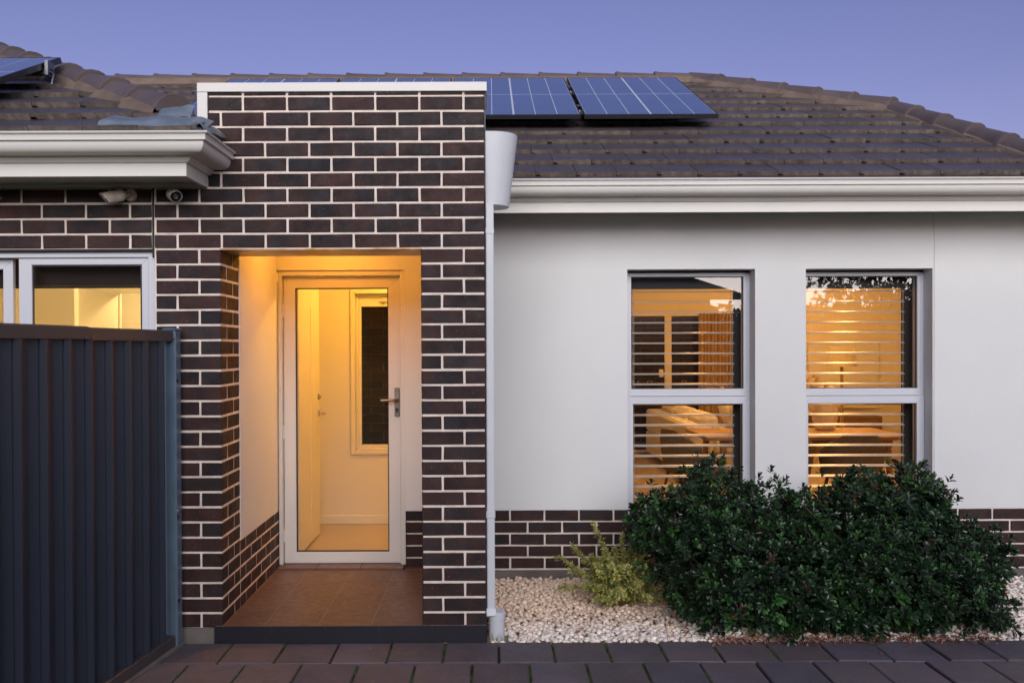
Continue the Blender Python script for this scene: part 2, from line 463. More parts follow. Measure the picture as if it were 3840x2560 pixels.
# moss in the paver joints
mv, mf = [], []
def blade_patch(x, y, w, d, n, h):
    for _ in range(n):
        px, py = x + random.uniform(-w, w), y + random.uniform(-d, d); a = random.uniform(0, 6.28); hh = h * random.uniform(.4, 1); s = random.uniform(.003, .008)
        b = len(mv)
        mv.extend([(px - s * math.cos(a), py - s * math.sin(a), -0.018), (px + s * math.cos(a), py + s * math.sin(a), -0.018),
                   (px + random.uniform(-.006, .006), py + random.uniform(-.006, .006), -0.010 + hh)])
        mf.append((b, b + 1, b + 2))
for r in range(3):
    y1 = row_y - r * PD
    off = 0.036 if r % 2 == 0 else 0.036 - PW * 0.475
    for k in range(-7, 12):
        x = off + k * PW
        if random.random() < (0.95 if x < 1.2 else 0.35):
            for q in range(9):
                blade_patch(x, y1 - random.uniform(0.02, PD - .02), .004, .018, 9, .012)
    for q in range(30):
        blade_patch(random.uniform(-1.6, 3.5), y1, .02, .003, 6, .008)
for q in range(12):
    blade_patch(random.uniform(-1.5, -0.03), -0.022, .03, .003, 8, .012)
me = bpy.data.meshes.new('moss'); me.from_pydata(mv, [], mf); me.materials.append(M['moss'])
tag(inst('moss', me), 'green moss growing in the joints between the pavers', 'moss', kind='stuff')

# ------------------------------------------------------------------ the house
HOUSE = tag(empty('brick_house'), 'dark brick and white rendered house with tiled hip roof and lit entry portico', 'house')
H = HOUSE
COURSE = 0.0828
def ZC(i): return 2.972 - COURSE * i
BH = COURSE - 0.0125
_bm = {}
def brick_mesh(L, D, Hh):
    key = (round(L, 3), round(D, 3), round(Hh, 3))
    if key not in _bm:
        _bm[key] = []
        for k in range(3):
            b = MB(); b.box(-L / 2, L / 2, -D / 2, D / 2, -Hh / 2, Hh / 2)
            me = b.mesh('brick', 'brick', bevel=0.0028)
            for v in me.vertices:
                v.co += Vector((random.uniform(-.0013, .0013), random.uniform(-.0008, .0008), random.uniform(-.0012, .0012)))
            _bm[key].append(me)
    return random.choice(_bm[key])
NBRICK = [0]
def brick(parent, x0, x1, y0, y1, z0, z1):
    if x1 - x0 < .012 or y1 - y0 < .012: return
    L, D, Hh = x1 - x0, y1 - y0, z1 - z0
    # lengths snapped so that alike bricks share mesh data; long axis along the wall
    if L >= D:
        me = brick_mesh(L, D, Hh); rz = 0
    else:
        me = brick_mesh(D, L, Hh); rz = math.pi / 2
    o = inst('brick', me, parent, ((x0 + x1) / 2, (y0 + y1) / 2 + random.uniform(-.0014, .0008) * (L >= D), (z0 + z1) / 2),
             (0, random.uniform(-.004, .004) * (rz == 0), rz + random.choice([0, math.pi])))
    NBRICK[0] += 1
    return o
def course(parent, xl, xr, jphase, z0, z1, y0=0.0, d=0.11, mod=0.24):
    """bricks between joint centres jphase + k*mod, clipped to [xl, xr]"""
    k = math.floor((xl - jphase) / mod)
    while jphase + k * mod < xr:
        a = max(jphase + k * mod + .0065, xl) ; b = min(jphase + (k + 1) * mod - .0065, xr)
        if b - a > 0.02: brick(parent, a, b, y0, y0 + d, z0, z1)
        k += 1

XR, XL, XC, XW = -0.028, -1.534, -1.470, -1.834      # portico right end, left end, reveal corner, window edge / movement joint
MY = 0.0050                                          # mortar face behind the brick face
# --- portico wall
b = MB()
b.box(XL + .006, XR - .006, MY, .344, ZC(10) + .004, 2.992)                       # above the opening
b.box(-0.372, XR - .006, MY, .344, 0.078, ZC(10) + .004)                         # right pier
b.box(XW + .004, XC - .0022, MY, .344, 0.078, ZC(10) + .004)                      # left pier
b.box(XW + .004, XL + .006, MY, .344, ZC(10) + .004, 2.60)                       # behind the wing eave
portico = b.build('portico_wall', 'mortar', H)
brick(portico, -.028 - .115 - .24 * 0 + .0055, XR, 0, .11, ZC(0) + .005, 2.991)   # cut top course
for k in range(6):
    x1 = -.028 - .115 - .24 * k; brick(portico, max(x1 - .24 + .0065, XL), x1 - .0065, 0, .11, ZC(0) + .005, 2.991)
for i in range(35):
    z1 = ZC(i) - .006; z0 = ZC(i + 1) + .0065
    ev = (i % 2 == 0)
    ph = XR - .1155 if ev else XR - .2355
    if i < 10:
        course(portico, XL if i < 6 else XW + .007, XR, ph, z0, z1)
    else:
        # right pier
        if ev:
            brick(portico, XR - .110, XR, 0, .23, z0, z1); brick(portico, XR - .350, XR - .1225, 0, .11, z0, z1)
        else:
            brick(portico, XR - .23, XR, 0, .11, z0, z1); brick(portico, XR - .350, XR - .2425, 0, .23, z0, z1)
        # left pier with its reveal
        if ev:
            brick(portico, XC - .110, XC, 0, .231, z0, z1); brick(portico, XC - .110, XC, .2435, .35, z0, z1)
            brick(portico, XC - .350, XC - .1225, 0, .11, z0, z1)
        else:
            brick(portico, XC - .23, XC, 0, .11, z0, z1); brick(portico, XC - .110, XC, .1225, .35, z0, z1)
            brick(portico, XC - .350, XC - .2425, 0, .23, z0, z1)
# --- wing wall left of the movement joint
b = MB()
b.box(-5.2, XW - .009, MY, .11, 2.146, 2.60)
b.box(-5.2, -4.2, MY, .11, 0, 2.146); b.box(-4.2, XW - .012, MY, .11, 0, .95)
wing = b.build('wing_wall', 'mortar', H)
for i in range(6, 10):
    z1 = ZC(i) - .006; z0 = ZC(i + 1) + .0065
    course(wing, -3.2, XW - .010, (-1.962 if i % 2 else -2.073), z0, z1)
m = MB(); m.box(XW - .010, XW + .007, .010, .10, 2.10, 2.60); m.build('movement_joint', 'black', H)
m = MB(); m.box(-4.2, XW, .012, .09, 2.134, 2.144); m.build('window_lintel', 'black', H)
# --- porch side wall (left)
b = MB(); b.box(XC - .12, XC - .0022, .352, 1.44, 0.06, .478); b.box(XC - .14, XC - .121, .352, 1.44, 0.06, 2.42); side = b.build('porch_side_wall', 'mortar', H)
b = MB(); b.box(XC - .12, XC + .003, .353, 1.279, .4795, 2.42); b.build('render_panel', 'render', side, bevel=.003)
for i in range(30, 35):
    z1 = min(ZC(i) - .006, .477); z0 = ZC(i + 1) + .0065
    y = (.2415 if i % 2 == 0 else .118 + .0055) ; ys = .237 if i % 2 == 0 else .118
    k = 0
    while ys + .24 * k < 1.42:
        a = max(ys + .24 * k + .0055, .3605); c = min(ys + .24 * (k + 1) - .0055, 1.42); k += 1
        if c - a > .02: brick(side, XC - .11, XC, a, c, z0, z1)
# --- door wall
DW = 1.28
b = MB(); b.box(-1.6, -0.03, DW, DW + .18, 2.137, 2.42); b.box(-.590, -0.03, DW, DW + .18, .4795, 2.137)
doorwall = b.build('door_wall', 'render', H)
b = MB(); b.box(-.584, -0.03, DW + .0075, DW + .18, .06, .479); b.build('mortar_bed', 'mortar', doorwall)
for i in range(30, 35):
    z1 = min(ZC(i) - .006, .477); z0 = ZC(i + 1) + .0065
    brick(doorwall, -.590, -.36, DW, DW + .10, z0, z1)
# --- rendered wall with its brick plinth (openings for the two windows)
WY, WT = 1.35, 0.20
OP = [(0.951, 1.839), (2.191, 3.072)]
ZT, ZB = 2.1395, 0.385
xs = [-0.03, OP[0][0], OP[0][1], OP[1][0], OP[1][1], 3.0795]
b = MB()
b.box(-0.03, 3.0775, WY, WY + WT, ZT, 2.60)
b.box(-0.03, OP[0][0], WY, WY + WT, .469, ZT); b.box(OP[0][1], OP[1][0], WY, WY + WT, .469, ZT); b.box(OP[1][1], 3.0775, WY, WY + WT, .469, ZT)
b.box(3.0775, 3.0845, WY + .006, WY + WT, .469, 2.60)
b.box(3.0845, 5.0, WY, WY + WT, .469, 2.60)
rw = b.build('rendered_wall', 'render', H)
b = MB(); b.box(-0.03, OP[0][0] - .0075, WY + .0075, WY + WT, .05, .4685); b.box(OP[0][0] - .0075, OP[0][1] + .0075, WY + .02, WY + WT, .05, .33)
b.box(OP[0][1] + .0075, OP[1][0] - .0075, WY + .0075, WY + WT, .05, .4685); b.box(OP[1][0] - .0075, OP[1][1] + .0075, WY + .02, WY + WT, .05, .33)
b.box(OP[1][1] + .0075, 5.0, WY + .0075, WY + WT, .05, .4685)
b.build('plinth_mortar', 'mortar', rw)
b = MB(); b.box(-0.03, 5.0, WY - .012, WY + WT, -.08, .0495); b.build('footing', 'concrete', rw)
for i in range(5):
    z1 = .465 - COURSE * i; z0 = z1 - BH
    ph = .131 if i % 2 == 0 else .253
    segs = [(-0.02, OP[0][0]), (OP[0][1], OP[1][0]), (OP[1][1], 3.95)]
    if i >= 2: segs = [(-0.02, 3.95)]
    for a, c in segs: course(rw, a, c, ph, z0, z1, WY, .10)
sillm = MB(); sillm.add([(-.036, -.03, -.04), (.036, -.03, -.04), (.036, .17, 0.0), (-.036, .17, 0.0), (-.036, -.03, .045), (.036, -.03, .045), (.036, .17, .075), (-.036, .17, .075)],
                        [(0, 3, 2, 1), (4, 5, 6, 7), (0, 1, 5, 4), (1, 2, 6, 5), (2, 3, 7, 6), (3, 0, 4, 7)])
sill_me = sillm.mesh('sill_brick', 'brick', bevel=.004)
for a, c in OP:
    n = 10; w = (c - a) / n
    for k in range(n): inst('sill_brick', sill_me, rw, (a + w * (k + .5), WY, .345))
# --- footing, step and porch floor
b = MB(); b.box(-1.80, -1.512, 0.012, .30, -.08, .074); b.build('pier_footing', 'concrete', H, bevel=.004)
b = MB(); b.box(-1.508, XR - .002, -.010, 1.2165, -.08, .0888); step = b.build('porch_slab', 'grout', H)
for a, c in ((-1.511, -1.20), (-1.198, -.909), (-.907, -.618), (-.616, -.322), (-.320, XR - .001)):
    t = MB(); t.box(a, c, -.018, -.0105, -.075, .0895); t.build('step_tile', 'step_tile', step, bevel=.0015)
floor_x = [XC, -1.315, -1.012, -.709, -.407, -.372]; floor_y = [-.018, .285, .592, .90, 1.215]
fx = [XC + .001, -1.245, -.952, -.660, -.3725]
for a, c in zip(fx[:-1], fx[1:]):
    for p, q in zip(floor_y[:-1], floor_y[1:]):
        t = MB(); t.box(a + .0015, c - .0015, p + .0015, q - .0015, .060, .0900 + random.uniform(-.0004, .0004)); t.build('porch_tile', 'porch_tile', step, bevel=.0015)
for a, c in ((XC + .001, -1.195), (-1.195, -.895), (-.895, -.600), (-.600, -.5925)):
    t = MB(); t.box(a + .0015, c - .0015, 1.217, 1.375, .078, .1035); t.build('threshold_tile', 'porch_tile', step, bevel=.003)
b = MB(); b.box(-.5915, -.36, 1.2165, 1.285, .078, .092); b.build('floor_strip', 'porch_tile', step)
# --- lintel, porch ceiling, parapet cap
b = MB(); b.box(XC - .004, -.372, -.0015, .352, ZC(10) - .0055, ZC(10) + .0035); b.build('steel_lintel', 'lintel', H)
b = MB(); b.box(-1.6, -0.03, .345, DW + .02, 2.405, 2.425); b.build('porch_ceiling', 'ceiling', H)
cap = MB()
cap.box(XL - .055, XR + .012, -.012, .40, 2.9935, 3.043)
cap.box(XL - .055, XL + .001, -.0105, .40, 2.80, 2.992)
cap.build('parapet_cap', 'trim', H, bevel=.002)
b = MB(); b.box(XL + .007, XL + .20, .345, 1.9, 2.45, 2.993); b.box(XR - .20, XR - .007, .345, 1.9, 2.40, 2.993)
b.box(XL + .2, XR - .2, .36, .55, 2.60, 2.993); b.box(XL + .2, XR - .2, .56, 1.9, 2.60, 2.64)
b.build('parapet_side', 'mortar', H)
b = MB(); b.box(XR - .12, XR - .007, .3445, DW + .06, -.08, 2.399); osw = b.build('porch_side_wall', 'mortar', H)
b = MB()                                             # bricks of the portico's outer flank, hardly seen edge-on from the drive
for i in range(35):
    z1 = ZC(i) - .006; z0 = ZC(i + 1) + .0065; y = .2435 if i % 2 == 0 else .1225
    if i < 10: y = .1225 if i % 2 else .1225
    while y < 1.33:
        y1 = min(y + .2275, 1.338)
        if y1 - y > .02: b.box(XR - .10, XR + random.uniform(-.001, .0005), y, y1, z0, z1)
        y += .24
o = b.build('outer_bricks', 'brick', osw, bevel=.002); o['kind'] = 'stuff'
b = MB()                                             # courses beyond the picture's edges
for i in range(6, 10):
    x = -3.2 - .24 * 6 + (.12 if i % 2 else 0)
    while x < -3.21 - .02:
        b.box(x, min(x + .2275, -3.212), 0, .10, ZC(i + 1) + .0065, ZC(i) - .006); x += .24
o = b.build('wing_bricks', 'brick', wing, bevel=.002); o['kind'] = 'stuff'
b = MB()
for i in range(5):
    x = 3.955 + (.12 if i % 2 else 0); z1 = .465 - COURSE * i
    if i % 2: b.box(3.96, 4.0625, WY, WY + .1, z1 - BH, z1)
    while x < 4.95:
        b.box(x + .0065, min(x + .2335, 4.99), WY, WY + .1, z1 - BH, z1); x += .24
o = b.build('plinth_bricks', 'brick', rw, bevel=.002); o['kind'] = 'stuff'
b = MB(); b.box(XR - .0065, XR + .004, .012, .345, 2.45, 2.992); b.build('side_sliver', 'black_frame', H)  # black strip added for the dark sliver of the portico's side face

# --- eaves
Z0 = 2.475
GP = [(0.004, .190), (.138, .190), (.146, .195), (.153, .193), (.156, .188), (.153, .183), (.143, .180), (.141, .176), (.141, .153), (.136, .150), (.127, .149), (.1265, .140),
      (.124, .128), (.118, .115), (.107, .104), (.092, .098), (.034, .096), (.033, .088), (.014, .068), (.004, .066)]
FP = [(0, 0), (.0, .088), (-.022, .088), (-.022, 0)]
def eave(path, suffix_parent):
    g1 = MB(); g1.sweep(path, [(o, Z0 + z) for o, z in GP]); g1.build('gutter', 'trim', suffix_parent, smooth=True, angle=28)
    g2 = MB(); g2.sweep(path, [(o, Z0 + z) for o, z in FP]); g2.build('fascia', 'trim', suffix_parent)
eave([(-5.2, -.345), (-1.536, -.345), (-1.536, -.001)], H)
eave([(-.02, .95), (4.9, .95)], H)
b = MB(); b.box(-5.2, -1.559, -.322, -.001, Z0 + .02, Z0 + .035); b.box(-5.2, -1.559, -.04, -.002, Z0 + .0, Z0 + .018); b.build('soffit', 'trim', H)
b = MB(); b.box(-.02, 4.9, .973, WY - .001, Z0 + .055, Z0 + .067); b.build('soffit', 'trim', H)

# --- roofs
PITCH = math.atan(0.4765)
class Roof:
    pass
def tile_mesh(w, L, th=.034, seed=0):
    rnd = random.Random(seed); n = 14; b = MB()
    xs = [w * k / (n - 1) for k in range(n)]
    top_f = [(x, rnd.uniform(-.0015, .0015), rnd.uniform(-.0015, .0005)) for x in xs]
    notch = lambda x: .011 if x < w * .13 else 0.0
    bot_f = [(x, .004 + rnd.uniform(-.004, .003), -th + rnd.uniform(-.0035, .003) + notch(x)) for x in xs]
    vs = top_f + bot_f + [(0, L, 0), (w, L, 0), (0, L, -th), (w, L, -th)]
    fs = [tuple(range(n)) + (2 * n + 1, 2 * n)]
    mi = [0]
    for k in range(n - 1): fs.append((k, n + k, n + k + 1, k + 1)); mi.append(1)
    fs += [(0, 2 * n, 2 * n + 2, n), (n - 1, 2 * n - 1, 2 * n + 3, 2 * n + 1)]; mi += [1, 1]
    for f, m_ in zip(fs, mi): b.add([], [], 0)
    b.v = vs; b.f = fs; b.m = mi
    return b.mesh('roof_tile', ['tile_top', 'tile_edge'])
def roof_tiles(parent, y0, z0, gauge, w, rows, xl, xr, hidden=None, clip=None, phase=0.0):
    """rows of flat tiles; gauge is the horizontal run of one row"""
    L = gauge / math.cos(PITCH)
    tilt = PITCH - math.atan(.030 / L)
    full = [tile_mesh(w - .003, L + .03, seed=k) for k in range(5)]
    hid = MB(); hm = []
    for r in range(rows):
        y, z = y0 + r * gauge, z0 + r * gauge * math.tan(PITCH)
        a, c = xl(y), xr(y)
        ph = phase + (w / 2 if r % 2 else 0)
        k = math.floor((a - ph) / w)
        while ph + k * w < c:
            x = ph + k * w; k += 1
            me = random.choice(full)
            loc = Vector((x, y, z + random.uniform(-.002, .002)))
            rot = (tilt + random.uniform(-.004, .004), random.uniform(-.004, .004), random.uniform(-.003, .003))
            mtx = Matrix.Translation(loc) @ Matrix.Rotation(rot[0], 4, 'X')
            cut = x < a + .3 or x + w > c - .36
            if cut:
                bm = bmesh.new(); bm.from_mesh(me); bm.transform(mtx)
                for pl in clip:
                    bmesh.ops.bisect_plane(bm, geom=bm.verts[:] + bm.edges[:] + bm.faces[:], plane_co=pl[0], plane_no=pl[1], clear_outer=True)
                if len(bm.faces) < 2: bm.free(); continue
                m2 = bpy.data.meshes.new('roof_tile'); bm.transform(mtx.inverted()); bm.to_mesh(m2); bm.free()
                m2.materials.append(M['tile_top']); m2.materials.append(M['tile_edge']); me = m2
            if hidden and hidden(x + w / 2, r):
                q = [mtx @ v.co for v in me.vertices]
                hid.add(q, [tuple(p.vertices) for p in me.polygons]); hm += [p.material_index for p in me.polygons]
            else:
                inst('roof_tile', me, parent, loc, rot)
    if hid.v:
        hid.m = hm; o = hid.build('roof_tile_rows', ['tile_top', 'tile_edge'], parent, fix=False); o['kind'] = 'stuff'

def ridge_cap_mesh(L=.425, w=.114, h=.072):
    b = MB(); prof = [(-1, -.25), (-.86, .32), (-.5, .84), (-.2, .98), (.2, .98), (.5, .84), (.86, .32), (1, -.25)]
    n = len(prof); vs = []
    st = [(0, 1.0, .012), (.018, 1.03, .014), (.05, 1.0, .006), (L * .5, .955, -.002), (L, .90, -.014)]
    for x, s_, dz in st:
        for py, pz in prof: vs.append((x, py * w * s_, pz * h * s_ + dz))
    for py, pz in prof: vs.append((0, py * w * .88, pz * h * .84))
    fs = []
    for i in range(len(st) - 1):
        for k in range(n - 1): fs.append((i * n + k, i * n + k + 1, (i + 1) * n + k + 1, (i + 1) * n + k))
    q = len(st) * n
    for k in range(n - 1): fs.append((k, q + k, q + k + 1, k + 1))
    fs.append(tuple(range(q, q + n)))
    b.add(vs, fs); return b.mesh('ridge_tile', 'ridge', smooth=True, angle=30)
cap_me = ridge_cap_mesh()
def caps(parent, p0, p1, step=.40, lift=-.010):
    p0, p1 = Vector(p0), Vector(p1); d = p1 - p0; n = max(1, round(d.length / step)); u = d.normalized()
    rz = math.atan2(u.y, u.x); pitch = -math.asin(u.z)
    for k in range(n):
        p = p0 + d * (k / n) + Vector((0, 0, lift))
        o = inst('ridge_tile', cap_me, parent, p, (random.uniform(-.02, .02), pitch - .03, rz), (d.length / n / .40, 1, 1))
    # bedding mortar under the caps
    b = MB(); side = Vector((-u.y, u.x, 0)).normalized()
    vs = []
    ns = max(2, n * 3)
    for k in range(ns + 1):
        p = p0 + d * (k / ns)
        j = random.uniform(-.006, .006)
        for o_, z_ in ((-.150 + j, -.10), (-.118 + j, -.018), (0, .045), (.118 + j, -.018), (.150 + j, -.10)):
            vs.append(p + side * o_ + Vector((0, 0, z_)))
    fs = []
    for k in range(ns):
        for q in range(4): fs.append((k * 5 + q, k * 5 + q + 1, k * 5 + q + 6, k * 5 + q + 5))
    b.add(vs, fs); b.build('ridge_bedding', 'bedding', parent)

MT = math.tan(PITCH)
# main roof
def mz(y, off=0.0): return 2.789 + MT * (y - 1.2) + off
RYr = 4.72
ridgeA = (-5.2, RYr, mz(RYr)); ridgeB = (2.16, RYr, mz(RYr))
kink = (3.62, 3.246, mz(3.246)); foot = (4.16, .90, mz(.90))
u_ = MB()
lo = -.055
def under(*pts): u_.add([(x, y, z + lo) for x, y, z in pts], [tuple(range(len(pts)))])
under((-.27 - .9, .9, mz(.9)), foot, kink, ridgeB, ridgeA)
under(foot, (4.9, .9, mz(.9) - .25), (6.5, 3.2, mz(.9) - .1), (6.0, RYr, mz(.9)), ridgeB, kink)
under(ridgeA, ridgeB, (6.0, RYr, mz(.9)), (6.0, 9.0, mz(.9)), (-5.2, 9.0, mz(.9)))
main_roof = u_.build('main_roof', 'underlay', H, fix=False)
def hipx(y):
    if y > kink[1]: return kink[0] + (ridgeB[0] - kink[0]) * (y - kink[1]) / (ridgeB[1] - kink[1])
    return foot[0] + (kink[0] - foot[0]) * (y - foot[1]) / (kink[1] - foot[1])
def nrm(p, q):
    d = Vector((q[0] - p[0], q[1] - p[1], 0)).normalized(); return Vector((d.y, -d.x, 0))
clipA = [(Vector(kink), nrm(kink, ridgeB))]
clipB = [(Vector(foot), nrm(foot, kink))]
valley = [(Vector((-.27, 0, 0)), Vector((-1, -1, 0)).normalized())]
G1, W1 = .2923, .2745
Y0m = 1.2 - G1
hid = lambda x, r: (-2.75 < x < -.30 and r < 10) or (x <= -2.75 and r < 9)
roof_tiles(main_roof, .905, mz(.905), 1.2 - .905 + .0001, W1, 1, lambda y: -.27 - y - .1, hipx, hid, clipB + valley, phase=.037)
roof_tiles(main_roof, 1.2, mz(1.2), G1, W1, 8, lambda y: -.27 - y - .1, hipx, hid, clipB + valley, phase=.311 - W1)
roof_tiles(main_roof, 1.2 + 8 * G1, mz(1.2 + 8 * G1), G1, W1, 5, lambda y: max(-.27 - y - .1, -4.9), hipx, lambda x, r: hid(x, r + 8), clipA + valley + [(Vector((0, RYr - .02, 0)), Vector((0, 1, 0)))], phase=.311 - W1)
caps(main_roof, ridgeA, ridgeB, lift=-.025)
caps(main_roof, (kink[0] + .02, kink[1] - .02, kink[2]), ridgeB)
caps(main_roof, foot, kink)
# wing roof
def wz(y, off=0.0): return 2.712 + MT * (y + .42) + off
wtop = 2.3
hipf = (-1.43, -.30, wz(-.30)); hipt = (-1.73 - wtop, wtop, wz(wtop))
u_ = MB()
under((-5.2, -.30, wz(-.30)), hipf, hipt, (-5.2, wtop, wz(wtop)))
under((-5.2, -.42, wz(-.42)), (-1.45, -.42, wz(-.42)), hipf, (-5.2, -.30, wz(-.30)))
under(hipf, (-1.56, 1.0, wz(-.30)), (-4.2, 3.9, wz(2.47)), hipt)
under((-5.2, wtop, wz(wtop)), hipt, (-4.2, 3.9, wz(2.47)), (-5.2, 3.9, wz(2.47)))
wing_roof = u_.build('wing_roof', 'underlay', H, fix=False)
hclip = [(Vector(hipf), nrm(hipf, hipt))]
roof_tiles(wing_roof, -.42, wz(-.42), .2875, .272, 9, lambda y: -3.9, lambda y: -1.73 - y, None, hclip + [(Vector((-1.46, 0, 0)), Vector((1, 0, 0)))], phase=-2.30)
caps(wing_roof, (-1.70, -.03, wz(-.03)), hipt)
# lead flashing where the wing roof meets the portico
def sheetmesh(name, fn, nx, ny, th=.003):
    b = MB(); vs = [fn(i / (nx - 1), j / (ny - 1)) for j in range(ny) for i in range(nx)]
    b.add(vs, [(j * nx + i, j * nx + i + 1, (j + 1) * nx + i + 1, (j + 1) * nx + i) for j in range(ny - 1) for i in range(nx - 1)])
    return b.build(name, 'lead', wing_roof, smooth=True, angle=80)
def apron(t, v):
    x = -1.96 + .52 * t; y = -.405 + .20 * v + .012 * math.sin(t * 8)
    z = 2.736 + .078 * v + .004 * math.sin(t * 11 + v * 2) + .002 * math.sin(t * 23 + 1)
    if v < .05: z -= .030; y -= .004
    if t > .88: z -= (t - .88) * .35 * (1 - .4 * v); 
    return (x, y, z)
sheetmesh('lead_flashing', apron, 40, 10)
def upstand(t, v):
    x = -1.730 + .180 * t + .006 * v; y = -.235 + .05 * v - .02 * math.sin(t * 3.1)
    return (x, y, 2.800 + (.052 + .022 * t + .003 * math.sin(t * 9)) * v + .0015 * math.sin(t * 17))
sheetmesh('flashing_upstand', upstand, 24, 6)
def fold(t, v):
    return (-1.475 + .055 * t, -.41 + .36 * v, 2.735 - .050 * t ** 2 + .05 * v + .003 * math.sin(v * 9 + t * 4))
sheetmesh('flashing_fold', fold, 12, 14)

# --- rain head and downpipe on the portico's right side
b = MB(); n = 14; vs = []
for z, rx, ry in ((2.785, .180, .150), (2.39, .130, .118)):
    for k in range(n + 1):
        a = -math.pi / 2 + math.pi * k / n
        vs.append((XR + .004 + max(0, math.cos(a)) ** .75 * rx, .175 + math.sin(a) * ry, z))
N = n + 1
fs = [(k, k + 1, N + k + 1, N + k) for k in range(n)] + [tuple(range(N)), tuple(range(N, 2 * N))[::-1], (0, N, 2 * N - 1, n)]
b.add(vs, fs); rh = b.build('rain_head', 'pipe', H, smooth=True, angle=50)
b = MB(); b.box(XR + .003, XR + .047, .035, .125, .165, 2.389)
dp = b.build('downpipe', 'pipe', H, bevel=.004)
b = MB(); b.box(XR + .0015, XR + .0485, .032, .128, 2.225, 2.255); b.build('pipe_socket', 'pipe', dp, bevel=.002)
b = MB(); b.box(XR - .006, XR + .050, .031, .129, .665, .702); b.build('pipe_clip', 'pipe', dp, bevel=.002)
b = MB(); b.add([(XR - .002, .018, .128), (XR + .055, .018, .132), (XR + .055, .128, .132), (XR - .002, .128, .128), (XR - .002, .030, .170), (XR + .052, .030, .170), (XR + .052, .128, .170), (XR - .002, .128, .170)],
            [(0, 3, 2, 1), (4, 5, 6, 7), (0, 1, 5, 4), (1, 2, 6, 5), (2, 3, 7, 6), (3, 0, 4, 7)]); b.build('pipe_adaptor', 'pipe', dp, bevel=.002)
b = MB(); b.lathe([(.044, -.05), (.0435, .10), (.047, .101), (.047, .138), (.043, .142), (.036, .142)], (.028, .075, 0), 24); b.build('drain_stub', 'pipe', dp, smooth=True, angle=30)

# ------------------------------------------------------------------ windows and doors
def ring(x0, x1, z0, z1, w, y0, y1, wt=None, wb=None):
    """four mitred frame members as one mesh"""
    wt = w if wt is None else wt; wb = w if wb is None else wb
    b = MB()
    O = [(x0, z0), (x1, z0), (x1, z1), (x0, z1)]; I = [(x0 + w, z0 + wb), (x1 - w, z0 + wb), (x1 - w, z1 - wt), (x0 + w, z1 - wt)]
    for k in range(4):
        q = (k + 1) % 4
        a, c, d, e_ = O[k], O[q], I[q], I[k]
        s_ = .0004
        vs = [(p[0], y, p[1]) for y in (y0, y1) for p in (a, c, d, e_)]
        b.add(vs, [(0, 1, 2, 3), (7, 6, 5, 4), (0, 4, 5, 1), (1, 5, 6, 2), (2, 6, 7, 3), (3, 7, 4, 0)])
    return b
def pane(x0, x1, z0, z1, y, parent, m='glass', name='pane'):
    b = MB(); b.add([(x0, y, z0), (x1, y, z0), (x1, y, z1), (x0, y, z1)], [(0, 1, 2, 3)])
    return b.build(name, m, parent, fix=False)

def awning_window(x0, x1):
    fy = WY + .125
    w = empty('window'); w.parent = H
    ring(x0 + .001, x1 - .001, ZB + .004, ZT - .016, .045, fy, fy + .07, wt=.026, wb=.02).build('frame', 'alu', w, bevel=.0015)
    b = MB(); b.box(x0, x1, fy + .018, fy + .07, ZT - .016, ZT); b.build('head_strip', 'black_frame', w)
    b = MB(); b.box(x0 + .002, x1 - .002, fy - .004, fy + .068, 1.252, 1.302); b.build('transom', 'alu', w, bevel=.002)
    ring(x0 + .003, x1 - .003, ZB + .012, 1.249, .053, fy - .014, fy + .045).build('sash', 'alu', w, bevel=.002)
    pane(x0 + .045, x1 - .045, 1.302, ZT - .040, fy + .030, w)
    pane(x0 + .055, x1 - .055, ZB + .064, 1.197, fy + .018, w)
    # beads
    ring(x0 + .055, x1 - .055, ZB + .064, 1.197, .005, fy + .008, fy + .016).build('glazing_bead', 'black_frame', w)
    ring(x0 + .0455, x1 - .0455, 1.3025, ZT - .0425, .004, fy + .018, fy + .026).build('glazing_bead', 'black_frame', w)
    # sill flashing
    b = MB(); b.box(x0 + .001, x1 - .001, fy - .02, fy + .06, ZB - .004, ZB + .003); b.build('sill_flashing', 'alu', w)
    # inner lining of the wall opening
    b = MB(); b.box(x0, x0 + .002, fy + .07, WY + WT + .06, ZB, ZT); b.box(x1 - .002, x1, fy + .07, WY + WT + .06, ZB, ZT); b.box(x0, x1, fy + .07, WY + WT + .06, ZT - .002, ZT)
    b.build('lining', 'charcoal', w)
    return w
for a, c in OP: awning_window(a, c)

# left wing: sliding window
w = empty('window'); w.parent = H
ring(-4.18, XW - .003, .96, 2.134, .040, .035, .115, wt=.03).build('frame', 'alu', w, bevel=.002)
ring(-2.595, XW - .013, .99, 2.1335, .072, .050, .078, wt=.068).build('sash', 'alu', w, bevel=.002)
pane(-2.523, -1.918, 1.06, 2.066, .064, w)
ring(-2.519, -1.922, 1.066, 2.0615, .005, .052, .060).build('glazing_bead', 'black_frame', w)
ring(-4.10, -2.645, .99, 2.100, .055, .084, .112).build('sash', 'alu', w, bevel=.002)
pane(-4.05, -2.70, 1.05, 2.045, .098, w)
b = MB(); 
for x in (-2.45, -1.95): b.cyl((x, .046, 2.118), (x, .052, 2.118), .004, n=8)
b.build('screw', 'black', w)

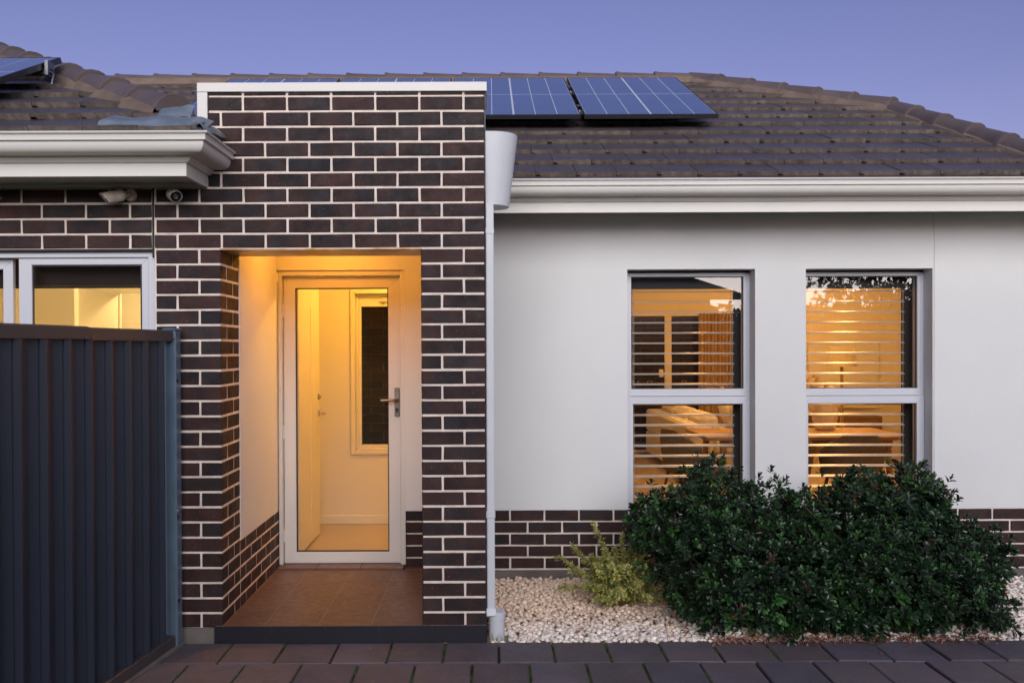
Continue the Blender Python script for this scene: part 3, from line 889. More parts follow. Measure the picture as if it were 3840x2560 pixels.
# security screen door
XD0, XD1, ZD0, ZD1, YD = -1.438, -0.629, .106, 2.096, 1.345
fr = MB()
fr.box(XC + .0035, XD0 - .004, 1.300, 1.42, .1045, 2.136); fr.box(XD1 + .004, -.5905, 1.300, 1.42, .1045, 2.136); fr.box(XD0 - .004, XD1 + .004, 1.300, 1.42, ZD1 + .004, 2.136)
fr.box(XD0 - .004, XD0 + .02, 1.395, 1.42, .1045, 2.10); fr.box(XD1 - .02, XD1 + .004, 1.395, 1.42, .1045, 2.10)
fr.build('door_frame', 'security_frame', H, bevel=.003)
sd = empty('security_door'); sd.parent = H
ring(XD0, XD1, ZD0, ZD1, .082, YD, YD + .03, wt=.079, wb=.079).build('frame', 'security_frame', sd, bevel=.003)
ring(XD0 + .018, XD1 - .018, ZD0 + .018, ZD1 - .018, .004, YD - .0015, YD + .003).build('frame_rib', 'security_frame', sd)
ring(XD0 + .0825, XD1 - .0825, ZD0 + .0795, ZD1 - .0795, .006, YD + .004, YD + .024).build('mesh_gasket', 'black', sd)
pane(XD0 + .086, XD1 - .086, ZD0 + .083, ZD1 - .083, YD + .014, sd, 'mesh', 'security_mesh')
for zc in (.30, 1.02, 1.86):
    b = MB()
    for k in range(4): b.cyl((XD0 - .003, YD - .004, zc - .045 + k * .0235), (XD0 - .003, YD - .004, zc - .0245 + k * .0235), .0075, n=10)
    b.build('hinge', 'security_frame', sd, smooth=True)
b = MB(); b.box(-.669, -.634, YD - .011, YD - .0005, 1.125, 1.325); hp = b.build('lock_plate', 'bronze', sd, bevel=.004)
b = MB(); b.tube([(-.650, YD - .008, 1.243), (-.650, YD - .040, 1.243), (-.656, YD - .050, 1.243), (-.675, YD - .054, 1.242), (-.760, YD - .053, 1.238)], [.011, .011, .0105, .010, .009], 10)
b.build('lever_handle', 'bronze', hp, smooth=True, angle=60)
b = MB(); b.cyl((-.652, YD - .014, 1.175), (-.652, YD - .010, 1.175), .010, n=14); b.box(-.657, -.647, YD - .0145, YD - .0105, 1.152, 1.176); b.build('key_cylinder', 'black_frame', hp)

# ------------------------------------------------------------------ interior shells (part of the house)
def shell(name, x0, x1, y0, y1, z0, z1, skip=(), hole_back=None):
    b = MB(); t = .03
    if 'floor' not in skip: b.box(x0 - t, x1 + t, y0 - t, y1 + t, z0 - .04, z0, 1)
    b.box(x0 - t, x1 + t, y0 - t, y1 + t, z1, z1 + .04, 2)
    if 'left' not in skip: b.box(x0 - t, x0, y0, y1, z0, z1)
    if 'right' not in skip: b.box(x1, x1 + t, y0, y1, z0, z1)
    if hole_back:
        hx0, hx1, hz0, hz1 = hole_back
        b.box(x0, hx0, y1, y1 + t, z0, z1); b.box(hx1, x1, y1, y1 + t, z0, z1)
        b.box(hx0, hx1, y1, y1 + t, hz1, z1)
        if hz0 > z0 + .01: b.box(hx0, hx1, y1, y1 + t, z0, hz0)
    elif 'back' not in skip: b.box(x0, x1, y1, y1 + t, z0, z1)
    return b.build(name, ['plaster', 'floor_tile', 'ceiling'], H)
# entry hall
HY = 2.71
hall = shell('entry_hall', -1.50, .10, 1.47, HY, .11, 2.42, hole_back=(-1.150, -.42, .730, 2.060))
b = MB(); b.box(-1.62, -1.503, 1.30, 1.47, .06, 2.42); b.box(.10, .16, 1.44, 1.47, .1, 2.42); b.build('hall_side', 'plaster', hall)
b = MB(); b.box(-1.49, .10, HY - .014, HY - .0005, .1105, .185); b.build('skirting', 'door_white', hall, bevel=.003)
ring(-1.185, -.385, .700, 2.092, .033, HY - .016, HY - .0008).build('architrave', 'door_white', hall, bevel=.003)
hw = empty('window'); hw.parent = H
ring(-1.150, -.42, .730, 2.060, .022, HY + .06, HY + .13).build('frame', 'security_frame', hw, bevel=.003)
ring(-1.128, -.442, .752, 2.038, .022, HY + .075, HY + .115, wt=.085).build('sash', 'security_frame', hw, bevel=.003)
pane(-1.106, -.464, .774, 1.953, HY + .10, hw, 'glass_dim')
b = MB(); b.box(-1.150, -.42, HY + .031, HY + .20, .712, .7295); b.box(-1.155, -1.1505, HY + .031, HY + .15, .745, 2.06); b.build('sill', 'security_frame', hw)
b = MB(); b.box(-.95, -.88, HY + .062, HY + .074, 1.985, 1.995); b.cyl((-.915, HY + .055, 1.985), (-.915, HY + .074, 1.985), .012, n=10); b.build('latch', 'bronze', hw)
# entrance door, folded back along the hall's left side
ed = empty('entrance_door'); ed.parent = H
b = MB(); b.box(-1.408, -1.368, 1.50, 1.925, .125, 2.10); b.box(-1.408, -1.368, 1.952, 2.275, .125, 2.10); b.box(-1.408, -1.368, 1.925, 1.952, .125, .315); b.box(-1.408, -1.368, 1.925, 1.952, 1.905, 2.10); b.box(-1.408, -1.388, 1.925, 1.952, .315, 1.905)
b.build('door_leaf', 'door_white', ed, bevel=.002)
b = MB(); b.cyl((-1.3675, 2.215, 1.215), (-1.358, 2.215, 1.215), .024, n=14); b.cyl((-1.358, 2.215, 1.215), (-1.345, 2.215, 1.215), .010, n=10); b.build('deadlock', 'bronze', ed)
b = MB(); b.cyl((-1.3675, 2.215, 1.085), (-1.358, 2.215, 1.085), .026, n=14); b.tube([(-1.358, 2.215, 1.085), (-1.318, 2.215, 1.085), (-1.312, 2.205, 1.085), (-1.310, 2.12, 1.085)], .009, 8); b.build('door_lever', 'chrome', ed, smooth=True, angle=50)
# dining and living room
RY1 = 8.1
dining = shell('living_room', .20, 6.0, WY + WT + .0, RY1, .06, 2.47, hole_back=(1.45, 3.35, .06, 2.09))
b = MB(); b.box(.20, OP[0][0] - .02, WY + WT + .001, WY + WT + .02, .06, 2.47); b.box(3.2, 6.0, WY + WT + .001, WY + WT + .02, .06, 2.47); b.build('front_lining', 'plaster', dining)
b = MB(); b.box(.21, 1.40, RY1 - .014, RY1 - .001, .0605, .15); b.box(3.4, 5.99, RY1 - .014, RY1 - .001, .0605, .15); b.build('skirting', 'door_white', dining)
gd = empty('sliding_glass_door'); gd.parent = H
ring(1.45, 3.35, .065, 2.09, .05, RY1 + .01, RY1 + .08, wb=.04).build('frame', 'security_frame', gd, bevel=.003)
b = MB(); b.box(2.52, 2.62, RY1 + .02, RY1 + .06, .11, 2.04); b.box(1.50, 1.56, RY1 + .02, RY1 + .05, .11, 2.04); b.build('sash_stile', 'security_frame', gd, bevel=.003)
pane(1.50, 2.52, .11, 2.04, RY1 + .045, gd, 'glass_dim'); pane(2.62, 3.30, .11, 2.04, RY1 + .055, gd, 'glass_dim')
b = MB()
for x in (2.0, 2.27, 2.13, 3.02 - .25, 3.02):
    wv = .018 if x == 2.13 else .07
    q = ring(x, x + wv, 1.065, 1.105, .004, RY1 + .034, RY1 + .038); b.add(q.v, q.f)
b.build('safety_marking', 'screen_white', gd, fix=False)
b = MB(); b.box(2.44, 2.50, RY1 + .012, RY1 + .03, 1.16, 1.27); b.build('lock_cover', 'screen_white', gd)
# left wing room
wroom = shell('wing_room', -5.1, -1.66, .12, 3.85, .06, 2.45, hole_back=(-3.60, -2.78, .06, 2.14))
b = MB(); b.box(XW + .001, -1.66, .116, .122, .06, 2.45); b.build('nib', 'plaster', wroom)
ring(-3.655, -2.725, -.01, 2.195, .055, 3.834, 3.849).build('architrave', 'door_white', wroom, bevel=.003)
shell('passage', -4.6, -1.9, 3.885, 5.3, .06, 2.45)
b = MB(); b.box(-3.650, -3.612, 2.985, 3.83, .075, 2.13); od = b.build('bedroom_door', 'door_white', H, bevel=.002)

# lamps of the house
def lamp(name, loc, watts, col, r=.05, parent=H, dsc=True, kind='POINT', size=None):
    if dsc:
        b = MB(); b.lathe([(.055, 0.0), (.055, -.012), (.045, -.016), (.04, -.014)], (loc[0], loc[1], loc[2] + .03), 20)
        b.m[-1] = 1
        o = b.build(name, ['screen_white', 'lamp_glow'], parent)
    else: o = parent
    ld = bpy.data.lights.new(name + '_light', kind); ld.energy = watts; ld.color = col; ld.shadow_soft_size = r
    if kind == 'SPOT': ld.spot_size = size; ld.spot_blend = .5
    lo_ = bpy.data.objects.new(name + '_light', ld); lo_.location = (loc[0], loc[1], loc[2] - .03); link(lo_, o)
    return o
M['lamp_glow'] = emit('lamp_glow', (1.0, .62, .22), 6.0)
PORCH = (1.0, .38, .03)
lamp('porch_downlight', (-1.02, .82, 2.365), 2.7, PORCH, .05)
lamp('hall_downlight', (-.55, 2.05, 2.38), 13, (1.0, .47, .06), .06)
lamp('living_downlight', (3.3, 3.4, 2.43), 20, LAMP_WARM, .08)
lamp('living_downlight', (2.4, 5.6, 2.43), 20, LAMP_WARM, .08)
lamp('living_downlight', (4.4, 6.6, 2.43), 16, LAMP_WARM, .08)
lamp('wing_downlight', (-3.2, 1.9, 2.41), 29, (1.0, .64, .24), .07)
lamp('passage_downlight', (-3.0, 4.5, 2.41), 20, (1.0, .68, .28), .07)

# ------------------------------------------------------------------ what lies behind the glass
# brick walls of the yard beyond
def yard_wall(x0, x1, y, z0, z1, label, phase):
    b = MB(); b.box(x0, x1, y + .008, y + .11, z0, z1); wl = b.build('yard_wall', 'mortar_dim')
    tag(wl, label, 'wall')
    i = 0
    while z0 + (i + 1) * COURSE <= z1 + .001:
        course(wl, x0, x1, phase + (.12 if i % 2 else 0), z0 + i * COURSE + .005, z0 + (i + 1) * COURSE - .0055, y)
        i += 1
    return wl
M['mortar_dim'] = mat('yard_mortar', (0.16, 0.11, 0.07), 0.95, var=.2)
yard_wall(-1.60, -.10, 3.72, .30, 2.30, 'dark brick yard wall seen through the hall window', .05)
b = MB(); b.box(1.0, 4.2, 10.2, 10.32, 0, 2.5)
def bricktex():
    m = bpy.data.materials.new('far_brick'); m.use_nodes = True; n, l = m.node_tree.nodes, m.node_tree.links
    t = n.new('ShaderNodeTexBrick'); t.inputs['Color1'].default_value = (.05, .035, .03, 1); t.inputs['Color2'].default_value = (.065, .04, .035, 1); t.inputs['Mortar'].default_value = (.16, .11, .08, 1)
    t.inputs['Scale'].default_value = 1; t.inputs['Brick Width'].default_value = .24; t.inputs['Row Height'].default_value = .083; t.inputs['Mortar Size'].default_value = .006
    tc = n.new('ShaderNodeTexCoord'); mp = n.new('ShaderNodeMapping'); mp.inputs['Rotation'].default_value = (R(-90), 0, 0)
    l.new(tc.outputs['Object'], mp.inputs[0]); l.new(mp.outputs[0], t.inputs['Vector']); l.new(t.outputs[0], n['Principled BSDF'].inputs['Base Color']); n['Principled BSDF'].inputs['Roughness'].default_value = .8
    return m
M['far_brick'] = bricktex()
tag(b.build('boundary_wall', 'far_brick'), 'dark brick boundary wall outside the sliding glass door', 'wall')

# venetian blinds
def blind(x0, x1, label, n=20):
    t = tag(empty('venetian_blind', ((x0 + x1) / 2, 1.63, ZT)), label, 'blind', 'venetian blinds in the front windows')
    cx = (x0 + x1) / 2; hw_ = (x1 - x0) / 2
    b = MB(); b.box(-hw_ + .004, hw_ - .004, -.012, .05, -.118, -.004); b.build('head_box', 'charcoal', t, bevel=.003)
    for s_ in (-1, 1):
        b = MB(); xx = s_ * (hw_ - .036); b.box(xx - .032, xx + .032, -.006, .045, -1.735, -.119); b.build('side_channel', 'charcoal', t, bevel=.002)
    sw = hw_ - .070
    b = MB(); m_ = 6; prof = []
    for k in range(m_ + 1):
        a = -1 + 2 * k / m_; prof.append((a * .035 + .012, .004 * (1 - a * a) + .0030 * (1 - abs(a) ** 2)))
    for k in range(m_, -1, -1):
        a = -1 + 2 * k / m_; prof.append((a * .035 + .012, .004 * (1 - a * a) - .0030 * (1 - abs(a) ** 2) - .0008))
    b.prism(prof, 'x', -sw, sw); sl = b.mesh('slat', 'slat', smooth=True, angle=50)
    for k in range(n):
        inst('slat', sl, t, (random.uniform(-.001, .001), 0, -.1435 - .0743 * k), (R(7) + random.uniform(-.02, .02), random.uniform(-.0012, .0012), 0))
    b = MB(); b.box(-sw, sw, -.010, .036, -.1435 - .0743 * n - .006, -.1435 - .0743 * n + .006); b.build('bottom_rail', 'slat', t, bevel=.002)
    for xx in (-sw + .012, sw - .012):
        for yy in (-.019, .043):
            b = MB(); b.cyl((xx, yy, -.1435 - .0743 * n), (xx, yy, -.12), .0018, n=5); b.build('ladder_cord', 'slat', t)
    return t
blind(OP[0][0] + .004, OP[0][1] - .004, 'open slatted blind in the window nearer the downpipe')
blind(OP[1][0] + .004, OP[1][1] - .004, 'open slatted blind in the right hand window')
t = tag(empty('roller_blind', (-3.0, .16, 2.13)), 'dark roller blind rolled up at the top of the left window', 'blind')
b = MB(); b.box(-1.1, 1.16, .0, .004, -.172, 0); b.build('fabric', 'roller', t)
b = MB(); b.cyl((-1.1, .03, -.03), (1.16, .03, -.03), .026, n=14); b.build('tube', 'roller', t, smooth=True)
b = MB(); b.box(-1.1, 1.16, -.005, .010, -.186, -.173); b.build('bottom_bar', 'roller', t)

# dining furniture
t = tag(empty('dining_table', (2.93, 3.80, .06)), 'long timber dining table behind the slatted windows', 'table')
b = MB(); b.box(-.95, .95, -.46, .46, .675, .71); b.build('table_top', 'wood_table', t, bevel=.006)
for sx in (-1, 1):
    for sy in (-1, 1):
        b = MB(); b.cyl((sx * .80, sy * .36, 0), (sx * .76, sy * .33, .675), .022, .032, 12); b.build('leg', 'wood_table', t, smooth=True)
b = MB(); b.box(-.80, .80, -.36, -.33, .60, .675); b.box(-.80, .80, .33, .36, .60, .675); b.build('apron', 'wood_table', t)
def chair(loc, rz, label):
    t = tag(empty('dining_chair', loc, rz), label, 'chair', 'upholstered chairs round the dining table')
    # curved tub back (back towards local -y)
    b = MB(); n = 16; vs = []
    rows = [(.40, .86, .0), (.52, .95, .0), (.66, 1.0, .01), (.74, .97, .015), (.765, .93, .012)]
    for lay, (dr) in ((0, 0.0), (1, -.045)):
        for z, s_, dz in rows:
            for k in range(n + 1):
                a = math.pi + math.pi * k / n
                fall = abs(k - n / 2) / (n / 2)
                zz = z - (max(0, fall - .35) * .22 * ((z - .40) / .36))
                vs.append(((.29 * s_ + dr) * math.cos(a), (.27 * s_ + dr) * math.sin(a) + .02, zz))
    N = n + 1; m_ = len(rows); fs = []
    for lay in (0, 1):
        o_ = lay * N * m_
        for i in range(m_ - 1):
            for k in range(n): fs.append((o_ + i * N + k, o_ + i * N + k + 1, o_ + (i + 1) * N + k + 1, o_ + (i + 1) * N + k))
    o_ = N * m_
    for k in range(n): fs.append(((m_ - 1) * N + k, (m_ - 1) * N + k + 1, o_ + (m_ - 1) * N + k + 1, o_ + (m_ - 1) * N + k)); fs.append((k, k + 1, o_ + k + 1, o_ + k))
    for i in range(m_ - 1):
        fs.append((i * N, (i + 1) * N, o_ + (i + 1) * N, o_ + i * N)); fs.append((i * N + n, (i + 1) * N + n, o_ + (i + 1) * N + n, o_ + i * N + n))
    b.add(vs, fs); b.build('backrest', 'chair_fabric', t, smooth=True, angle=60)
    b = MB(); b.lathe([(.02, .36), (.22, .37), (.255, .40), (.26, .44), (.24, .465), (.02, .475)], (0, .02, 0), 24); b.build('seat', 'chair_fabric', t, smooth=True, angle=60)
    for sx in (-1, 1):
        for sy in (-1, 1):
            b = MB(); b.cyl((sx * .22, sy * .20 + .02, 0), (sx * .15, sy * .14 + .02, .37), .010, .016, 10); b.build('leg', 'stem', t, smooth=True)
    return t
chair((3.22, 3.12, .06), 0, 'brown upholstered chair in the middle of the right window')
chair((2.60, 3.14, .06), .1, 'brown upholstered chair at the left edge of the right window')
chair((1.86, 3.62, .06), R(-78), 'brown tub chair at the table end nearest the sofa')
t = tag(empty('sofa', (2.65, 6.35, .06)), 'cream sofa with loose cushions seen from behind its back', 'sofa')
b = MB(); b.box(-.46, .44, -1.45, 1.45, .06, .36); b.build('base', 'sofa', t, bevel=.02)
b = MB(); b.box(-.46, -.22, -1.45, 1.45, .362, .665); b.build('backrest', 'sofa', t, bevel=.03)
for s_ in (-1, 1):
    b = MB(); b.box(-.22, .44, s_ * 1.34 - .11, s_ * 1.34 + .11, .362, .56); b.build('arm', 'sofa', t, bevel=.03)
for k in range(3):
    b = MB(); b.box(-.20, .46, -1.22 + k * .815, -.42 + k * .815, .365, .50); b.build('seat_cushion', 'sofa', t, bevel=.03)
    b = MB(); b.box(-.22, -.02, -1.20 + k * .815, -.44 + k * .815, .50, .80); b.build('back_cushion', 'sofa', t, bevel=.06, rot=(0, R(-6), 0))
def cushion(loc, rot, label):
    b = MB(); n = 10; vs = []; fs = []
    for lay in (1, -1):
        for j in range(n + 1):
            for i in range(n + 1):
                x, z = -1 + 2 * i / n, -1 + 2 * j / n
                th = .075 * (1 - x ** 4) * (1 - z ** 4)
                vs.append((x * .22 * (1 - .10 * (1 - z * z)), lay * th, z * .22 * (1 - .10 * (1 - x * x))))
    for lay in (0, 1):
        o_ = lay * (n + 1) ** 2
        fs += [(o_ + j * (n + 1) + i, o_ + j * (n + 1) + i + 1, o_ + (j + 1) * (n + 1) + i + 1, o_ + (j + 1) * (n + 1) + i) for j in range(n) for i in range(n)]
    b.add(vs, fs); tag(b.build('cushion', 'sofa', None, loc, rot, smooth=True, angle=80), label, 'cushion', 'cushions on the sofa')
cushion((3.02, 5.7, .80), (R(-12), R(40), R(60)), 'cream cushion on the near end of the sofa')
cushion((2.98, 6.5, .82), (R(-12), R(42), R(80)), 'cream cushion on the far part of the sofa')
# vase, flowers and lamp
b = MB(); b.lathe([(.075, 0), (.09, .01), (.118, .10), (.132, .22), (.130, .33), (.112, .40), (.088, .43), (.080, .425), (.10, .37)], (3.30, 3.98, .772), 32)
tag(b.build('vase', 'vase', smooth=True, angle=50), 'tall white vase standing on the dining table', 'vase')
t = tag(empty('flower_arrangement', (3.02, 3.86, .772)), 'dried pale flowers in a small pot on the dining table', 'flowers')
b = MB(); b.lathe([(.03, 0), (.045, .02), (.05, .08), (.035, .14), (.03, .14)], (0, 0, 0), 16); b.build('pot', 'vase', t, smooth=True)
rnd = random.Random(3)
for k in range(7):
    tip = Vector((rnd.uniform(-.20, .30), rnd.uniform(-.12, .12), rnd.uniform(.38, .58)))
    b = MB(); b.tube([(0, 0, .1), (tip.x * .35, tip.y * .35, tip.z * .55), tip], [.003, .0025, .0015], 5); b.build('stem', 'stem', t)
    for q in range(5):
        c = tip * rnd.uniform(.72, 1.02) + Vector((rnd.uniform(-.03, .03), rnd.uniform(-.03, .03), rnd.uniform(-.04, .02)))
        b = MB()
        for j in range(5):
            a = 2 * math.pi * j / 5 + rnd.random(); r_ = .024
            d1 = Vector((math.cos(a), -.3, math.sin(a))) * r_; d2 = Vector((math.cos(a + .9), .2, math.sin(a + .9))) * r_
            b.add([c, c + d1, c + (d1 + d2) * .95, c + d2], [(0, 1, 2, 3)])
        b.build('bloom', 'petal', t, fix=False)
t = tag(empty('floor_lamp', (4.10, 5.6, .06)), 'floor lamp with timber stem and pale drum shade', 'lamp')
b = MB(); b.lathe([(.14, 0), (.14, .02), (.02, .03)], (0, 0, 0), 24); b.build('base', 'wood_table', t)
b = MB(); b.cyl((0, 0, .03), (0, 0, 1.36), .022, .018, 12); b.build('stem', 'wood_table', t, smooth=True)
b = MB(); n = 28; vs = []
for z, r_ in ((1.30, .165), (1.53, .145)): vs += [(r_ * math.cos(2 * math.pi * k / n), r_ * math.sin(2 * math.pi * k / n), z) for k in range(n)]
b.add(vs, [(k, (k + 1) % n, n + (k + 1) % n, n + k) for k in range(n)]); b.build('lamp_shade', 'shade', t, smooth=True)
# curtain
b = MB(); n = 60; vs = []
for z in (.08, 1.1, 2.07):
    for k in range(n + 1): vs.append((2.98 + .52 * k / n, 7.98 + .035 * math.sin(k * 1.05) + .012 * math.sin(k * .43 + z), z))
b.add(vs, [(j * (n + 1) + k, j * (n + 1) + k + 1, (j + 1) * (n + 1) + k + 1, (j + 1) * (n + 1) + k) for j in range(2) for k in range(n)])
tag(b.build('curtain', 'curtain', smooth=True, angle=80), 'brown curtain gathered beside the sliding glass door', 'curtain')
b = MB(); b.box(4.55, 5.45, 7.6, 8.08, .06, .62); t = b.build('low_cabinet', 'stem', bevel=.01); tag(t, 'low dark cabinet against the far living room wall', 'cabinet')
b = MB(); b.box(4.62, 5.38, 7.585, 7.599, .12, .32); b.build('drawer', 'stem', t, bevel=.004)
b = MB(); b.box(4.62, 5.38, 7.585, 7.599, .35, .55); b.build('drawer', 'stem', t, bevel=.004)
b = MB(); b.box(4.58, 5.6, 8.06, 8.09, .70, 1.66); t = b.build('wall_picture', 'screen_white', bevel=.004); tag(t, 'large pale picture on the far living room wall', 'picture')

# ------------------------------------------------------------------ solar panels
def solar(name_label, x0, x1, ya, yb, zf, off, ncol, nrow, mid=True):
    """panel lying parallel to the roof between plan y=ya and y=yb"""
    L = (yb - ya) / math.cos(PITCH); wd = x1 - x0
    t = empty('solar_panel', (x0, ya, zf(ya) + off)); t.rotation_euler = (PITCH, 0, 0)
    tag(t, name_label, 'solar panel', 'solar panels on the roof')
    fw = .012
    ring_ = MB(); q = ring(0, wd, 0, L, fw, -.036, 0)
    ring_.add([(v[0], v[2], v[1]) for v in q.v], q.f); ring_.build('frame', 'black_frame', t, bevel=.001)
    b = MB(); b.box(.006, wd - .006, .006, L - .006, -.008, -.0019); b.build('backsheet', 'cell_line', t)
    b = MB(); b.box(fw, wd - fw, fw, L - fw, -.020, -.009); b.build('backing', 'black_frame', t)
    cw, ch = (wd - 2 * fw) / ncol, (L - 2 * fw) / nrow
    for i in range(ncol):
        for j in range(nrow):
            a = fw + i * cw + (.008 if (mid and i == ncol // 2) else .003); c = fw + (i + 1) * cw - (.008 if (mid and i == ncol // 2 - 1) else .003)
            p = fw + j * ch + .007; r = fw + (j + 1) * ch - .007
            b = MB(); b.box(a, c, p, r, -.0018, -.0012); b.build('cell', 'cell', t)
    return t
xr_ = 1.858
names = ['solar panel at the right end of the row, wholly in view', 'solar panel second from the right, cut off by the parapet',
         'third solar panel from the right, its top edge above the parapet', 'solar panel at the left end of the parapet row']
for k in range(4):
    solar(names[k], xr_ - 1.118 * k - 1.09, xr_ - 1.118 * k, 2.42, 4.10, mz, .118, 6, 2)
# rails, brackets and clamps
for y in (2.78, 3.62):
    b = MB(); b.box(-2.62, 1.80, y - .02, y + .02, mz(y) + .035, mz(y) + .072); r_ = b.build('panel_rail', 'screw')
    tag(r_, 'lower metal rail carrying the roof solar panels' if y < 3 else 'upper metal rail carrying the roof solar panels', 'rail', 'rails under the solar panels')
    for x in (-.2, .55, 1.35):
        b = MB(); b.box(x - .015, x + .015, y - .06, y + .02, mz(y) - .03, mz(y) + .036); b.build('bracket', 'screw', r_)
for k in range(3):
    for y in (2.75, 3.62):
        b = MB(); xx = xr_ - 1.118 * k - 1.09 - .014
        b.box(xx - .017, xx + .017, -.02, .02, 0, .008)
        o = b.build('panel_clamp', 'screw', None, (0, y, mz(y) + .118), (PITCH, 0, 0))
        tag(o, ('lower' if y < 3 else 'upper') + ' metal clamp between the ' + ['two rightmost solar panels', 'second and third solar panels from the right', 'two leftmost solar panels of the main row'][k], 'clamp', 'panel clamps')
solar('solar panel on the left wing roof, cut off by the picture edge', -3.85, -2.745, -.18, .87, wz, .14, 6, 2)
b = MB(); b.box(-2.90, -2.715, .66, .70, wz(.66) + .07, wz(.66) + .105); b.box(-2.735, -2.715, .64, .72, wz(.66) + .06, wz(.66) + .15); r_ = b.build('panel_rail', 'screw')
tag(r_, 'metal rail end and clamp under the left wing panel', 'rail', 'rails under the solar panels')
b = MB(); b.tube([(-2.70, .62, wz(.62) + .10), (-2.66, .60, wz(.62) + .07), (-2.665, .58, wz(.58) + .02)], .006, 6); b.build('hook', 'chrome', r_)

# ------------------------------------------------------------------ fence
ux, uy = -.1167, -.9932
fence = tag(empty('steel_fence', (-1.735, -.10, 0), math.atan2(uy, ux)), 'dark corrugated steel fence panel in front of the left window', 'fence')
def sheet(x0, x1, name, y_off):
    b = MB(); xs_ = []; per = .168
    x = x0; pts = []
    while x < x1 - .01:
        for dx, dy in ((0, 0), (.078, 0), (.084, .044), (.094, .044), (.114, .0275), (.115, .023), (.119, .023), (.121, .0235), (.152, .001)):
            if x + dx <= x1: pts.append((x + dx, dy))
        x += per
    pts.append((x1, pts[-1][1]))
    prof = [(p[0], p[1] + y_off) for p in pts] + [(p[0], p[1] + y_off - .0025) for p in pts[::-1]]
    n = len(pts); vs = [(p[0], p[1], z) for z in (.06, 1.655) for p in prof]; m_ = len(prof)
    fs = [(k, (k + 1) % m_, m_ + (k + 1) % m_, m_ + k) for k in range(m_)]
    b.add(vs, fs); return b.build(name, 'fence', fence)
sheet(.02, .905, 'sheet', 0.0); sheet(.86, 1.745, 'sheet', .004); sheet(1.70, 2.585, 'sheet', 0.0); sheet(2.54, 3.3, 'sheet', .004)
for a, c, dz in ((.0, .815, 0), (.80, 3.3, .004)):
    b = MB(); b.prism([(-.012, 1.642 + dz), (-.012, 1.692 + dz), (-.004, 1.700 + dz), (.036, 1.700 + dz), (.044 + dz, 1.692 + dz), (.044 + dz, 1.642 + dz), (.041 + dz, 1.642 + dz), (.041 + dz, 1.688 + dz), (-.009, 1.688 + dz), (-.009, 1.642 + dz)], 'x', a, c)
    b.build('top_rail', 'fence_rail', fence)
b = MB(); b.box(.0, 3.3, -.010, .046, .018, .072); b.build('bottom_rail', 'fence_rail', fence, bevel=.003)
for x in (.78, .835, .01, 2.3):
    b = MB(); b.cyl((x, .046, 1.655), (x, .051, 1.655), .006, n=8); b.build('screw', 'screw', fence)
b = MB(); b.box(-.062, .004, -.018, .056, .0, 1.70)
post = b.build('post', 'post', fence, bevel=.007)
b = MB(); b.prism([(-.020, 1.70), (-.014, 1.712), (.052, 1.712), (.058, 1.70)], 'x', -.064, .006); b.build('post_cap', 'post', post, bevel=.004)
for z in (1.43, .255):
    b = MB(); b.cyl((-.016, .0555, z), (-.016, .0575, z), .011, n=16); b.build('bolt_hole', 'black', post)
b = MB(); b.tube([(-.012, .058, .74), (-.006, .064, .71), (-.002, .060, .69)], [.004, .007, .003], 6); b.build('snag', 'chrome', post)

# ------------------------------------------------------------------ security cameras and cable under the eave
def bullet(base, aim, label, body_off):
    t = tag(empty('security_camera', base), label, 'security camera', 'security cameras under the eave')
    b = MB(); b.cyl((0, 0, 0), (0, -.018, 0), .034, .030, 20); b.build('base', 'cam_white', t, smooth=True)
    o0 = Vector(body_off); d = Vector(aim).normalized()
    b = MB(); b.tube([(0, -.015, 0), (0, -.035, -.004), o0 - d * .02], [.011, .010, .012], 8); b.build('arm', 'cam_white', t, smooth=True)
    b = MB(); b.cyl(o0 - d * .045, o0 + d * .040, .0285, n=20); b.cyl(o0 - d * .058, o0 - d * .045, .018, .0285, n=20); b.build('body', 'cam_white', t, smooth=True)
    # sun hood: open sleeve, longer above
    b = MB(); a = d.orthogonal().normalized(); a = (Vector((0, 0, 1)) - d * d.z).normalized(); c = d.cross(a); n = 20; vs = []
    for r_ in (.0325, .0300):
        for e_ in (-.040, 1):
            for k in range(n):
                th = 2 * math.pi * k / n; up = math.cos(th)
                ext = e_ if e_ < 0 else .052 + .018 * up
                vs.append(o0 + d * ext + (a * math.cos(th) + c * math.sin(th)) * r_)
    fs = []
    for k in range(n):
        q = (k + 1) % n
        fs += [(k, q, n + q, n + k), (2 * n + k, 2 * n + q, 3 * n + q, 3 * n + k), (n + k, n + q, 3 * n + q, 3 * n + k)]
    b.add(vs, fs); b.build('sun_hood', 'cam_white', t, smooth=True, angle=50)
    b = MB(); b.cyl(o0 + d * .0405, o0 + d * .043, .0275, n=20); f_ = b.build('face', 'lens', t)
    b = MB(); b.lathe([(.0125, 0), (.0125, .004), (.0095, .004), (.0095, .001)], (0, 0, 0), 18)
    b.v = [tuple(o0 + d * (.043 + v[2]) + a * v[0] + c * v[1]) for v in b.v]; b.build('lens_ring', 'chrome', f_)
    return t
bullet((-1.955, .002, 2.436), (-.82, -.45, -.25), 'bullet security camera turned left, beside its round base plate', (-.060, -.075, -.018))
bullet((-1.722, .002, 2.445), (.50, -.80, -.28), 'bullet security camera under the eave corner facing the drive', (.030, -.085, -.022))
b = MB(); b.tube([(-2.72, -.02, 2.50), (-2.66, -.04, 2.45), (-2.64, -.04, 2.42), (-2.70, -.03, 2.385), (-2.80, -.02, 2.37)], .006, 8)
tag(b.build('cable', 'cable', smooth=True, angle=80), 'loop of grey cable hanging under the left eave', 'cable')

